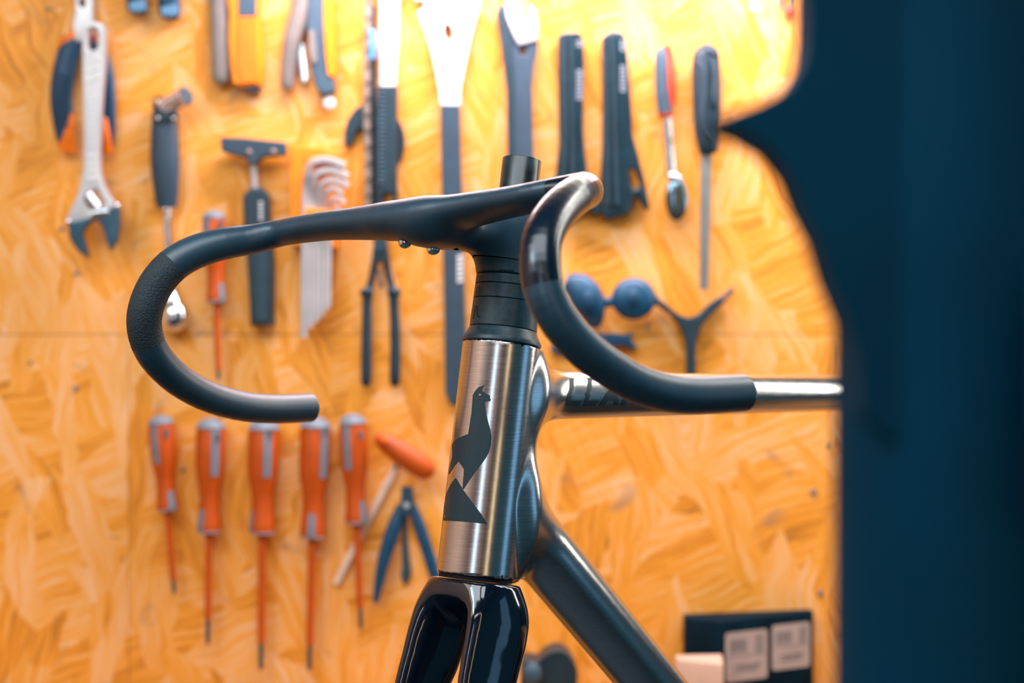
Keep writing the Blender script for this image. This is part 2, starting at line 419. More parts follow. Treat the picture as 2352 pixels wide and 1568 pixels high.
# steering axis and frame plane
A_top = ray(1152, 790, 1.197); A_bot = ray(1093, 1322, 1.178)
FW = Vector((-math.sqrt(.5), -math.sqrt(.5), 0)); BK = -FW; SB = Vector((math.sqrt(.5), -math.sqrt(.5), 0))   # SB: towards the near side
AX = (A_top-A_bot).normalized()
SB = AX.cross(BK).normalized()
if SB.y > 0: SB = -SB
BKa = (BK-AX*BK.dot(AX)).normalized()
def fp(px, py, wd=0.):
    """point on the plane parallel to the frame plane, wd metres towards the near side, seen at (px, py)"""
    o = Vector((0, 0, H)); d = ray(px, py, 1)-o
    c = A_top+SB*wd; t = (c-o).dot(SB)/d.dot(SB); return o+d*t
def axp(py):
    """point of the steering axis at picture height py"""
    o = Vector((0, 0, H)); lo, hi = -1.5, 2.
    for _ in range(50):
        m = (lo+hi)/2; q = A_bot+AX*m
        yy = 784-(q.z-H)/q.y*F
        if yy > py: lo = m
        else: hi = m
    return A_bot+AX*((lo+hi)/2)
bike = thing('bicycle', 'brushed metal bicycle frame with black one-piece drop handlebar and black fork, no wheels', 'bicycle', tuple(A_bot))
R0 = .0281
ht = cyl(A_bot, A_top, R0, .0012)
tt0 = axp(905)+BKa*.006
tt_pts = [tt0, fp(1330, 907), fp(1600, 905), fp(1940, 902)]
ddir = (tt_pts[3]-tt_pts[1]).normalized(); tt_pts.append(tt_pts[1]+ddir*.50)
tt = chain(tt_pts, [(.0165, .0185), (.016, .0178), (.0155, .0168), (.0152, .0162), (.015, .0155)], (0, 0, 1), 's')
dt_pts = [fp(1150, 1150), fp(1274, 1300), fp(1398, 1450)]
dd_ = (dt_pts[2]-dt_pts[0]).normalized(); dt_pts = [dt_pts[0], dt_pts[1], dt_pts[2], dt_pts[0]+dd_*.60]
dt = chain(dt_pts, [(.023, .0242), (.023, .0242), (.0225, .0236), (.022, .023)], (0, 0, 1), '')
bbp = dt_pts[-1]
st = chain([bbp, tt_pts[-1]+Vector((0, 0, .05))], [(.017, .017), (.015, .015)], tuple(BKa), 'e')
bb = cyl(bbp-SB*.035, bbp+SB*.035, .023)
below = cyl(A_bot-AX*.05, A_bot, .0305, .0005); above = cyl(A_top, A_top+AX*.06, .0315, .0005)
inner = cyl(A_bot-AX*.02, A_top+AX*.02, .024)
def frame_f(p):
    d = smin(tt(p), dt(p), .03)
    x = np.clip(((p-np.array(A_bot))@np.array(BKa)+.005)/.034, 0, 1); d = smin(ht(p), d, .001+.040*x*x*(3-2*x))
    d = smin(d, st(p), .012); d = smin(d, bb(p), .012)
    d = smax(d, -below(p), .001); d = smax(d, -above(p), .001)
    return d
allp = [A_bot, A_top, *tt_pts, *dt_pts]
lo = [min(p[i] for p in allp)-.06 for i in range(3)]; hi = [max(p[i] for p in allp)+.07 for i in range(3)]
bm = sdf_bmesh(frame_f, lo, hi, .0024)
# split: a plane behind the head tube and one between the two tubes
c_ht = A_bot+BKa*.031
cut(bm, c_ht, BKa)
mid = (axp(1090)+BKa*.1)
def side_of(c, a, b):            # >0 when c is above the line a-b in the frame plane
    n = (b-a).cross(SB); n = n if n.z > 0 else -n
    return (c-a).dot(n)
seatA, seatB = bbp, tt_pts[-1]; sdir = (seatB-seatA).normalized(); sn = sdir.cross(SB); sn = sn if sn.dot(BKa) > 0 else -sn
cut(bm, seatA-sn*.03, sn)
isb = lambda c: (c-c_ht).dot(BKa) > 0
iss = lambda c: (c-(seatA-sn*.03)).dot(sn) > 0
mdl0 = axp(1060); mdl1 = (tt_pts[-1]+dt_pts[-1])/2
head_tube = finish('head_tube', keep(bm, lambda c: not isb(c)), frame_f, M['brushed'], bike, 'brushed metal head tube with a black animal emblem')
top_tube = finish('top_tube', keep(bm, lambda c: isb(c) and not iss(c) and side_of(c, mdl0, mdl1) > 0), frame_f, M['brushed'], bike)
finish('down_tube', keep(bm, lambda c: isb(c) and not iss(c) and side_of(c, mdl0, mdl1) <= 0), frame_f, M['brushed'], bike)
finish('seat_tube', keep(bm, iss), frame_f, M['brushed'], bike); bm.free()

# ---- decals: cut in fine strips and laid on the metal
def march(px, py, f, lift=.00025, near=.9, far=1.6):
    n = len(px); D = np.stack([(px-1176)/F, np.ones(n), -(py-784)/F], 1); ln = np.linalg.norm(D, axis=1); D = D/ln[:, None]
    O = np.array([0, 0, H]); t = np.full(n, near)
    for _ in range(70): t = t+np.clip(f(O+D*t[:, None])*.9, -.01, .05)
    P = O+D*t[:, None]; return P+grad(f, P)*lift, t
def decal(name, polys, f, m, parent, step=7, lift=.00025, label=None):
    bm = bmesh.new()
    for poly in polys:
        vs = [bm.verts.new((x, y, 0)) for x, y in poly]
        for tri in tessellate_polygon([[Vector((x, y, 0)) for x, y in poly]]):
            try: bm.faces.new([vs[i] for i in tri])
            except ValueError: pass
    xs = [v.co.x for v in bm.verts]; ys = [v.co.y for v in bm.verts]
    x = min(xs)+step
    while x < max(xs):
        cut(bm, (x, 0, 0), (1, 0, 0)); x += step
    y = min(ys)+step*2
    while y < max(ys):
        cut(bm, (0, y, 0), (0, 1, 0)); y += step*2
    P, t = march(np.array([v.co.x for v in bm.verts]), np.array([v.co.y for v in bm.verts]), f, lift)
    for v, p in zip(bm.verts, P.tolist()): v.co = p
    bmesh.ops.recalc_face_normals(bm, faces=bm.faces)
    for fc in bm.faces:
        if fc.normal.y > 0: fc.normal_flip()
    me = bpy.data.meshes.new(name); bm.to_mesh(me); bm.free(); me.shade_smooth()
    return link(name, me, m, parent, False, label)
def z1(pts): return [(960+x/2.6125, 740+y/2.6125) for x, y in pts]
# body of the animal: head with ear, long neck, chest, waist, rump
body = z1([(399, 377), (385, 400), (383, 410), (405, 424), (434, 441), (432, 455), (438, 466), (432, 473), (400, 477), (403, 500), (412, 560), (425, 610), (436, 650),
 (441, 690), (438, 735), (426, 780), (405, 818), (375, 858), (345, 895), (310, 945), (272, 1003), (268, 990), (277, 882), (244, 832), (215, 865), (190, 905), (183, 915),
 (195, 850), (207, 805), (205, 735), (215, 715), (240, 695), (270, 682), (302, 670), (310, 620), (322, 540), (330, 435), (345, 410), (365, 388)])
tailgap = z1([(206, 735), (209, 810), (216, 805), (238, 705), (222, 715)])
leg = z1([(227, 933), (262, 990), (274, 1010), (330, 1085), (380, 1150), (417, 1211), (340, 1202), (250, 1194), (150, 1189), (158, 1100), (170, 1030), (190, 985), (208, 955)])
emb = decal('llama_emblem', [body, leg], frame_f, M['decal'], head_tube, 7)
decal('emblem_eye', [z1([(374+7*math.cos(a*.628), 435+7*math.sin(a*.628)) for a in range(10)])], frame_f, M['brushed'], head_tube, 30, .0006)
def z7(pts): return [(1160+x/2.94, 560+y/2.94) for x, y in pts]
Lt = [(435, 908), (466, 908), (463, 980), (448, 1010), (452, 1020), (440, 1058), (522, 1058), (484, 1093), (405, 1094), (412, 1060), (424, 1030), (420, 1015), (433, 990)]
letters = [z7(Lt), z7([(x+122, y-1) for x, y in Lt]),
 z7([(632, 1091), (700, 985), (765, 983), (766, 1088), (733, 1089), (734, 1058), (690, 1060), (668, 1090)]),
 z7([(780, 1088), (815, 975), (850, 975), (862, 1030), (905, 975), (930, 975), (925, 1095), (898, 1096), (900, 1035), (868, 1080), (845, 1078), (835, 1030), (815, 1090)]),
 z7([(940, 1096), (1000, 980), (1050, 980), (1062, 1094), (1030, 1094), (1028, 1062), (990, 1062), (972, 1096)])]
tt_only = lambda p: tt(p)
for lt in letters: decal('letter', [lt], frame_f, M['decal'], top_tube, 6)

# ---- headset, spacers, steerer
def axlathe(name, prof, m, n=64, label=None, sharp=35):
    """prof: [(picture height on the axis, radius in mm)]"""
    bm = bmesh.new(); rings = []
    for y, r in prof:
        c = axp(y); rings.append([bm.verts.new(c+BKa*(r/1000*math.cos(2*math.pi*k/n))+SB*(r/1000*math.sin(2*math.pi*k/n))) for k in range(n)])
    for a, b in zip(rings, rings[1:]):
        for k in range(n): bm.faces.new((a[k], a[(k+1) % n], b[(k+1) % n], b[k]))
    bm.faces.new(rings[0]); bm.faces.new(rings[-1][::-1])
    return link(name, mesh_of(bm, name, sharp), m, bike, True, label)
axlathe('bearing_ring', [(1331, 24), (1331, 26.3), (1321, 26.3), (1321, 24)], M['dark'])
axlathe('headset_cover', [(792, 20), (792, 28.4), (789.5, 28.9), (784, 28.8), (778, 27.8), (770, 26.3), (764, 25.3), (759, 24.7), (757, 24.2), (757, 20)], M['cap'])
axlathe('spacer', [(756, 20), (756, 24.3), (755, 24.6), (695, 24.1), (694, 23.8), (694, 20)], M['cap'])
axlathe('spacer', [(692.6, 20), (692.6, 23.8), (691.8, 24.1), (662, 23.9), (661.2, 23.6), (661.2, 20)], M['cap'])
axlathe('spacer', [(659.8, 20), (659.8, 23.6), (659, 23.9), (640, 23.8), (639, 23.5), (639, 20)], M['cap'])
axlathe('steerer_tube', [(792, 14.3), (368, 14.3), (366.5, 14), (366.5, 12.2), (420, 12.2)], mat('scuffed_steerer', (.012, .026, .03), .3, 0, .5, .8, 70, .3), label='scuffed dark steerer tube end standing above the bar')
spf = cyl(axp(757), axp(639), .0240)
def z7b(pts): return [(1040+x/6.03, 540+y/6.03) for x, y in pts]
def lines(pp, wd=3.5):
    out = []
    for (a, b) in zip(pp, pp[1:]):
        a, b = Vector(a), Vector(b); d = (b-a).normalized(); n = Vector((-d.y, d.x))*wd
        out.append([tuple(a+n), tuple(b+n), tuple(b-n), tuple(a-n)])
    return out
for pp in ([(350, 655), (358, 572), (410, 570)], [(335, 850), (345, 728), (380, 720), (380, 845)], [(288, 1240), (318, 985), (348, 985), (350, 1130), (390, 1130)]):
    decal('key_groove', [z7b(q) for q in lines(pp)], spf, M['dark'], bike, 12, .0008)

# ---- one-piece handlebar and stem
Rk = (.0118, .0118)
wing = lambda a, b: (a, b)
bar = [  # px, py, offset to the near side, radii (in the sweep's side / up directions)
 (1708, 902, .205, .0118, .0118), (1600, 907, .202, .0118, .0118), (1535, 902, .199, .0118, .0118), (1465, 882, .196, .0118, .0118), (1405, 848, .193, .0118, .0118),
 (1348, 806, .190, .0119, .0119), (1303, 760, .187, .0120, .0120), (1268, 708, .184, .0121, .0121), (1247, 655, .181, .0122, .0122), (1241, 600, .177, .0123, .0123),
 (1244, 555, .172, .0124, .0124), (1262, 512, .165, .0124, .0124), (1292, 474, .156, .0124, .0124), (1325, 447, .146, .0122, .0124), (1342, 437, .134, .0125, .0118),
 (1300, 439, .118, .0140, .0096), (1225, 454, .093, .0165, .0092), (1140, 470, .058, .018, .0098), (1060, 486, .028, .0195, .0115), (985, 500, 0, .022, .0133),
 (915, 507, -.028, .0215, .0139), (845, 512, -.058, .0185, .0119), (760, 518, -.093, .016, .0103), (690, 527, -.122, .0135, .0098), (640, 536, -.143, .0120, .0096),
 (580, 549, -.156, .0115, .0108), (510, 560, -.163, .0120, .0118), (445, 580, -.170, .0125, .0125), (395, 610, -.175, .0127, .0127), (357, 655, -.180, .0128, .0128),
 (335, 708, -.184, .0128, .0128), (332, 755, -.188, .0127, .0127), (347, 803, -.191, .0125, .0125), (380, 846, -.194, .0122, .0122), (427, 884, -.197, .0119, .0119),
 (490, 915, -.200, .0117, .0117), (565, 934, -.203, .0116, .0116), (640, 939, -.206, .0115, .0115), (714, 936, -.208, .0115, .0115)]
bp_ = [fp(a, b, c) for a, b, c, _, _ in bar]
bpts = cat(bp_, 3, False); brad = [(v.x, v.y) for v in cat([(d, e, 0) for _, _, _, d, e in bar], 3, False)]
def bar_chain(pts, rad):
    """ellipse sweep; the chord direction is kept horizontal-forward"""
    P = [np.array(p) for p in pts]; segs = []
    for i in range(len(P)-1):
        d = P[i+1]-P[i]; d /= np.linalg.norm(d); fwd = np.array(BKa)
        s = fwd-d*(fwd@d)
        if np.linalg.norm(s) < .25: s = np.cross(d, np.array([0, 0, 1.]))
        s /= np.linalg.norm(s); u = np.cross(s, d)
        e = ('s' if i == 0 else '')+('e' if i == len(P)-2 else '')
        segs.append((P[i], P[i+1], s, u, np.array(rad[i]), np.array(rad[i+1]), e))
    cen = np.array([(g[0]+g[1])/2 for g in segs])
    def f(p):
        out = np.full(len(p), 9.)
        for k, g in enumerate(segs):
            near = np.abs(p-cen[k]).max(1) < .075
            if near.any():
                q = ev_seg(p[near], *g); out[near] = np.minimum(out[near], q)
        return np.where(out > 5, .06, out)
    return f
barf = bar_chain(bpts, brad)
stem = chain(cat([fp(985, 519), fp(1020, 523), fp(1060, 522), fp(1130, 524), fp(1192, 528)], 4, False), [(v.x, v.y) for v in cat([(.0165, .0120, 0), (.0175, .0138, 0), (.0185, .0165, 0), (.020, .0190, 0), (.0232, .0200, 0)], 4, False)], (0, 0, 1), '')
neck = chain([axp(640), axp(600), axp(545)], [(.0238, .0238), (.0238, .0238), (.024, .024)], tuple(BKa), 's')
below2 = cyl(axp(760), axp(637.6), .034, .0003)
def cock(p):
    d = smin(stem(p), neck(p), .022)
    d = smin(d, barf(p), .018)
    return smax(d, -below2(p), .0008)
lo = [min(p[i] for p in bpts)-.03 for i in range(3)]; hi = [max(p[i] for p in bpts)+.03 for i in range(3)]
bm = sdf_bmesh(cock, lo, hi, .0021)
# cover below the stem: cut by a slanted plane, leaving a fine seam
q1, q2 = fp(1060, 577), fp(1185, 608)
sd = (q2-q1).normalized(); pn = sd.cross(SB).normalized(); pn = pn if pn.z > 0 else -pn
cut(bm, q1, pn); cut(bm, q1-pn*.0007, pn)
ax0 = axp(600)
def radial(c): v = c-ax0; return (v-AX*v.dot(AX)).length
nearneck = lambda c: radial(c) < .062 and c.z > axp(660).z
iscov = lambda c: nearneck(c) and (c-(q1-pn*.0007)).dot(pn) < 0
isgap = lambda c: nearneck(c) and (c-q1).dot(pn) < 0 and not iscov(c)
# grip sections around both hooks
i0, i1 = 13*3-6, 8*3          # near hook
j0, j1 = 28*3-1, 32*3-1       # far hook
def rng_cut(a, b):
    for i in (a, b):
        pass
cover = keep(bm, iscov)
body_ = keep(bm, lambda c: not iscov(c) and not isgap(c)); bm.free()
finish('stem_cover', cover, cock, M['cap'], bike)
ends = []
def sect(bmx, ia, ib):
    """cut the sweep across at two stations and return a membership test"""
    pa, pb = bpts[ia], bpts[ib]
    na = (bpts[ia+1]-bpts[ia-1]).normalized(); nb = (bpts[ib+1]-bpts[ib-1]).normalized()
    for p, nn in ((pa, na), (pb, nb)):
        loc = [f_ for f_ in bmx.faces if (f_.calc_center_median()-p).length < .03]
        g = set(loc)
        for f_ in loc: g.update(f_.verts); g.update(f_.edges)
        bmesh.ops.bisect_plane(bmx, geom=list(g), plane_co=p, plane_no=nn, dist=1e-5)
    seg = bpts[ia:ib+1]
    def t(c):
        if min((c-s).length for s in seg) > .03: return False
        if (c-pa).dot(na) < 0 and (c-pa).length < .035: return False
        if (c-pb).dot(nb) > 0 and (c-pb).length < .035: return False
        return True
    return t
ga = (24, 46); gb = (84, 95)
ta = sect(body_, *ga); tb = sect(body_, *gb)
hb = finish('handlebar', keep(body_, lambda c: not ta(c) and not tb(c)), cock, M['carbon'], bike, 'satin black one-piece drop handlebar and stem')
finish('grip_section', keep(body_, ta), cock, M['hookgloss'], bike, 'polished black section of the near hook')
finish('grip_section', keep(body_, tb), cock, M['grit'], bike, 'grainy black section of the far hook')
body_.free()
for a, b in ((930, 562), (995, 568)):
    c0 = None
    for yy in range(610, 480, -1):
        P_, t_ = march(np.array([float(a)]), np.array([float(yy)]), cock, 0, .8, 1.6)
        if abs(cock(P_)[0]) < .0004: c0 = Vector(P_[0].tolist())+Vector((0, 0, .0006)); break
    c0 = c0 or fp(a, b)
    lathe('bolt', c0+Vector((0, 0, .003)), c0-Vector((0, 0, .0050)), [(0, .0040), (.3, .0040), (.32, .0049), (.5, .0049), (.75, .0042), (.93, .0024), (1, .0008)], M['chrome'], bike, 24, label='chrome button bolt under the stem')
# ---- fork
def leg_chain(sg):
    pts = []; rad = []
    for y, wd, fw_, rc, rw in ((1335, .012, .000, .020, .014), (1368, .0215, .000, .0255, .0135), (1405, .0270, .000, .0280, .0120), (1455, .0292, .002, .0285, .0105), (1520, .0302, .006, .0275, .0097), (1600, .0325, .011, .0250, .009), (1900, .042, .024, .017, .008), (2500, .050, .050, .010, .007)):
        pts.append(axp(1322)-AX*((y-1322)/3200.)+SB*(wd*sg)-BKa*fw_); rad.append((rw, rc, 0))
    return chain(cat(pts, 9, False), [(v.x, v.y) for v in cat(rad, 9, False)], tuple(-BKa), 'e')
lf, rf = leg_chain(-1), leg_chain(1)
crown = chain([A_bot-AX*.0035, A_bot-AX*.014], [(.0262, .0262), (.0262, .0262)], tuple(BKa), 's')
def forkf(p):
    d = smin(lf(p), rf(p), .024)
    d = smin(d, crown(p), .014)
    q = (p-np.array(A_bot-AX*.0035))@np.array(AX)
    return smax(d, q, .002)
pe = [A_bot, A_bot-AX*.40]
lo = [min(p[i] for p in pe)-.085 for i in range(3)]; hi = [max(p[i] for p in pe)+.08 for i in range(3)]
bm = sdf_bmesh(forkf, lo, hi, .0022)
finish('fork', bm, forkf, M['gloss'], bike, 'gloss black fork with two deep blades', 2.5e-3)

# ------------------------------------------------------------------ dark repair stand close to the camera
SD = .50
def Sp(px, py, d=SD): return ray(px, py, d)
stand = thing('repair_stand', 'large dark blue repair stand out of focus at the right, nearest to the camera', 'repair stand', (Sp(2180, 784).x, SD+.03, 0))
lobes = [(a+(40 if b > 500 else 12), b) for a, b in [(1838, -260), (1842, -60), (1842, 60), (1835, 135), (1800, 195), (1735, 232), (1672, 256), (1630, 272), (1632, 286), (1690, 308), (1752, 345), (1800, 405), (1826, 475), (1838, 550),
 (1865, 640), (1905, 735), (1932, 820), (1942, 950), (2000, 1010), (2350, 1010), (2450, 800), (2460, 300), (2440, -260)]]
plate('clamp_body', lobes, 0, .024, M['teal'], stand, 10, False, dist=SD+.024, seg=5)
xc = Sp(2260, 0).x; rr = xc-Sp(1964, 0).x
lathe('post', (xc, SD+.030, 0.0), (xc, SD+.030, 1.75), [(0, rr*1.5), (.006, rr*1.5), (.008, rr), (1, rr)], M['teal'], stand, 40)
lathe('clamp_sleeve', (Sp(2385, 0).x+.012, SD-.03, 1.225), (Sp(2385, 0).x+.012, SD-.03, 1.275), [(0, .018), (.05, .022), (.95, .022), (1, .018)], M['blue'], stand, 32)
boxm('clamp_arm', (Sp(2385, 0).x, SD-.03, 1.235), (Sp(2385, 0).x+.024, SD+.02, 1.265), M['teal'], stand, .004)
boxm('stand_foot', (xc-.25, SD-.20, 0), (xc+.25, SD+.26, .012), M['teal'], stand, .004)

# ------------------------------------------------------------------ workbench with boxes
bz = .84
bench = thing('workbench', 'wooden workbench below the tool wall, out of the picture', 'workbench', (.1, 1.8, 0))
boxm('worktop', (-.9, 1.68, bz-.04), (1.3, WD-.004, bz), M['bench'], bench, .002)
for x in (-.86, 1.26):
    for y in (1.70, 1.91): boxm('leg', (x-.03, y-.02, 0), (x+.03, y+.02, bz-.04), M['bench'], bench)
def frontquad(name, poly, dist, th, m, parent, bev=.5, **k): return plate(name, poly, 0, th, m, parent, bev, dist=dist, **k)
# black box with two paper labels, standing corner-on
bx = thing('parts_box', 'black cardboard box with two printed paper labels, on the bench lower right', 'box', tuple(Vector((ray(1740, 1568, 1.88).x, 1.86, bz))))
def prism(name, foot, z0, ztops, m, parent, bev=.0008):
    bm = bmesh.new(); lo_ = [bm.verts.new((x, y, z0)) for x, y in foot]; hi_ = [bm.verts.new((x, y, z)) for (x, y), z in zip(foot, ztops)]
    n = len(foot)
    for i in range(n): bm.faces.new((lo_[i], lo_[(i+1) % n], hi_[(i+1) % n], hi_[i]))
    bm.faces.new(lo_[::-1]); bm.faces.new(hi_)
    bmesh.ops.recalc_face_normals(bm, faces=bm.faces)
    if bev: bmesh.ops.bevel(bm, geom=list(bm.edges), offset=bev, segments=2, affect='EDGES', profile=.5)
    return link(name, mesh_of(bm, name), m, parent)
# corners on plan, from pictured edges
cA = ray(1576, 1420, 1.915); cB = ray(1657, 1428, 1.865); cC = ray(1868, 1404, 1.93)
cD = cA+(cC-cB)
ft = [(cA.x, cA.y), (cB.x, cB.y), (cC.x, cC.y)]
back = (cC.x, WD-.002); back2 = (cA.x, WD-.002)
topz = (cB.z+cC.z+cA.z)/3
prism('carton', [(cA.x, cA.y), (cB.x, cB.y), (cC.x, cC.y), back, back2], bz, [cA.z, cB.z, cC.z, cC.z, cA.z], M['blackbox'], bx)
fd = Vector((cC.x-cB.x, cC.y-cB.y, 0)); fl = fd.length; fd.normalize(); fn = Vector((fd.y, -fd.x, 0))
def onface(u, z, out=.0006): return Vector((cB.x, cB.y, 0))+fd*(u*fl)+fn*out+Vector((0, 0, z))
def facebox(name, u0, u1, z0, z1, m, parent, out=.0005, th=.0006, rad=0):
    pts = [(u0, z0), (u1, z0), (u1, z1), (u0, z1)]
    if rad:
        q = []
        for (cx, cz, s0) in ((u1-rad/fl, z0+rad, -90), (u1-rad/fl, z1-rad, 0), (u0+rad/fl, z1-rad, 90), (u0+rad/fl, z0+rad, 180)):
            for k in range(5): a = math.radians(s0+k*22.5); q.append((cx+rad/fl*math.cos(a), cz+rad*math.sin(a)))
        pts = q
    bm = bmesh.new(); a = [bm.verts.new(onface(u, z, out)) for u, z in pts]; b = [bm.verts.new(onface(u, z, out+th)) for u, z in pts]; n = len(pts)
    bm.faces.new(b); bm.faces.new(a[::-1])
    for i in range(n): bm.faces.new((a[i], a[(i+1) % n], b[(i+1) % n], b[i]))
    return link(name, mesh_of(bm, name), m, parent)
zz = lambda y: ray(0, y, 1.895).z
for u0, u1, y0, y1 in ((.04, .49, 1444, 1556), (.54, .96, 1438, 1542)):
    lab = facebox('label', u0, u1, zz(y1), zz(y0), M['label'], bx, -.0002, .0008, .004)
    du = u1-u0; dy = y1-y0
    for k in range(9):
        a = u0+du*(.12+.045*k+(.002 if k % 2 else 0)); facebox('print_line', a, a+du*(.018 if k % 3 else .03), zz(y0+dy*.42), zz(y0+dy*.16), M['ink'], lab, .0006, .0002)
    for k in range(4):
        a = u0+du*(.72+.05*k); facebox('print_line', a, a+du*.022, zz(y0+dy*.45), zz(y0+dy*.10), M['ink'], lab, .0006, .0002)
    for k in range(3): facebox('print_line', u0+du*(.2+.1*(k == 1)), u0+du*(.85-.05*k), zz(y0+dy*(.70+.055*k)), zz(y0+dy*(.675+.055*k)), M['ink'], lab, .0006, .0002)
    facebox('print_line', u0+du*.06, u0+du*.94, zz(y0+dy*.49), zz(y0+dy*.475), M['ink'], lab, .0006, .0002)
facebox('seam_tape', .508, .520, bz+.002, zz(1415), M['dark'], bx, -.0002, .0008)
cb = thing('carton', 'small beige carton in front of the black labelled box', 'box', tuple(Vector((ray(1610, 0, 1.8).x, 1.8, bz))))
a_, b_ = ray(1555, 1513, 1.825), ray(1662, 1525, 1.795)
prism('carton_body', [(a_.x, a_.y), (b_.x, b_.y), (b_.x+.006, b_.y+.06), (a_.x, a_.y+.08 if a_.y+.08 < 1.85 else 1.85)], bz, [a_.z, b_.z, b_.z, a_.z], M['carton'], cb, .002)
# lumpy black part at the bottom
lump = [(1196, 1600), (1198, 1528), (1214, 1518), (1236, 1520), (1250, 1506), (1276, 1494), (1300, 1500), (1318, 1522), (1326, 1545), (1324, 1590), (1322, 1619), (1200, 1619)]
tb_ = thing('tool_block', 'lumpy black object at the bottom edge between fork and down tube', 'tool', tuple(ray(1260, 1800, 1.84)))
plate('housing', lump, 0, .05, M['black'], tb_, 6, True, dist=1.86, seg=3)
uv_ball('knob', ray(1222, 1548, 1.80), .011, M['gripdark'], tb_, (1, .8, 1.2))

# ------------------------------------------------------------------ tools on the wall
def T(name, label, catg, px, py, group=None): return thing(name, label, catg, tuple(Wp(px, py)), group)
def R(p): return p*PX
def pl(name, poly, off, th, m, parent, **k): return plate(name, poly, off, th, m, parent, **k)
def arc(cx, cy, rx, ry, a0, a1, n=14): return [(cx+rx*math.cos(math.radians(a0+(a1-a0)*i/n)), cy+ry*math.sin(math.radians(a0+(a1-a0)*i/n))) for i in range(n+1)]
def circ(cx, cy, r, n=14, ry=None): return arc(cx, cy, r, ry or r, 0, 360-360/n, n-1)
def capsule(cx, y0, y1, r, n=8): return arc(cx, y0+r, r, r, 180, 360, n)+arc(cx, y1-r, r, r, 0, 180, n)

# combination pliers behind the adjustable wrench
p = T('combination_pliers', 'pliers with blue and orange handles hanging behind the silver adjustable wrench', 'pliers', 195, 20)
pl('jaws', [(168, -60), (212, -60), (212, 20), (214, 70), (200, 96), (172, 96), (166, 60), (172, 24)], .004, .014, M['satin'], p, bev=2, holes=[circ(188, 6, 7, ry=11)])
tube('handle', [Wp(168, 88, .012), Wp(150, 150, .012), Wp(140, 220, .013), Wp(146, 290, .012), Wp(152, 330, .011)], [R(24), R(26), R(25), R(23), R(17)], M['blue'], p, 14, .5)
tube('handle', [Wp(206, 88, .012), Wp(238, 150, .012), Wp(250, 220, .013), Wp(252, 290, .012), Wp(250, 335, .011)], [R(20), R(19), R(15), R(13), R(11)], M['blue'], p, 14, .5)
tube('collar', [Wp(190, 80, .012), Wp(162, 92, .013), Wp(138, 104, .012)], [R(15), R(17), R(11)], M['hotorange'], p, 12, .6)
tube('collar', [Wp(200, 86, .012), Wp(226, 96, .013), Wp(240, 112, .012)], [R(12), R(12), R(8)], M['hotorange'], p, 12, .6)
tube('grip_tip', [Wp(166, 262, .019), Wp(160, 300, .019), Wp(152, 345, .012)], [R(6), R(11), R(20)], M['hotorange'], p, 12, .5)
tube('grip_tip', [Wp(240, 270, .019), Wp(242, 305, .019), Wp(246, 350, .012)], [R(5), R(10), R(13)], M['hotorange'], p, 12, .5)
for k in range(9): tube('grip_rib', [Wp(124+abs(k-4)*.8, 170+k*14, .019), Wp(146, 173+k*14, .0258), Wp(160, 176+k*14, .023)], R(1.8), M['blue'], p, 6, sm=3)
# adjustable wrench
p = T('adjustable_wrench', 'large silver adjustable wrench with open dark jaws, hanging far left', 'wrench', 213, 60)
outer = [(189, 72), (194, 56), (204, 50), (220, 49), (234, 54), (241, 68), (242, 90), (240, 140), (235, 210), (231, 290), (228, 350), (229, 390), (236, 420), (248, 445), (262, 465), (274, 472), (272, 482), (250, 492), (222, 498), (196, 506), (160, 514), (150, 505), (162, 478), (176, 448), (186, 415), (190, 380), (190, 300), (189, 200), (187, 110)]
pl('body', outer, .027, .011, M['satin'], p, bev=2.2, holes=[capsule(213, 64, 116, 11), [(195, 448), (222, 434), (236, 462), (234, 474), (212, 484), (202, 478)]])
pl('fixed_jaw', [(154, 512), (200, 500), (214, 502), (196, 520), (188, 536), (194, 560), (202, 594), (178, 576), (160, 548)], .027, .012, M['darksteel'], p, bev=2)
pl('moving_jaw', [(206, 502), (236, 496), (250, 476), (272, 478), (272, 520), (266, 552), (252, 574), (244, 556), (236, 524), (226, 508)], .027, .013, M['darksteel'], p, bev=2)
lathe('adjusting_screw', Wp(202, 450, .036), Wp(226, 480, .036), [(i/24, R(15 if i % 6 < 3 else 9)) for i in range(25)], M['steel'], p, 16)
uv_ball('pin', Wp(268, 472, .038), R(7), M['chrome'], p)
uv_ball('pin', Wp(156, 508, .038), R(6), M['chrome'], p)
pl('rack', [(206, 494), (216, 484), (246, 482), (252, 488), (244, 496), (214, 502)], .036, .006, M['chrome'], p, bev=1)
for y in (118, 136, 156, 178): pl('raised_mark', [(200, y+14), (200, y+6), (228, y-8), (230, y)], .037, .002, M['white'], p, bev=.4)
for y in (358, 374, 391, 408): pl('raised_mark', capsule(211, y-6, y+8, 6)and [(198, y+6), (200, y-3), (222, y-7), (225, y), (222, y+6)], .037, .002, M['white'], p, bev=.4)
pl('recess', [(198, 200), (222, 198), (218, 340), (200, 344)], .0375, .0008, M['satin'], p, bev=.3)
for k in range(7): pl('raised_letter', [(201, 226+k*13), (217, 224+k*13), (217, 230+k*13), (201, 232+k*13)], .038, .001, M['white'], p, bev=.2)
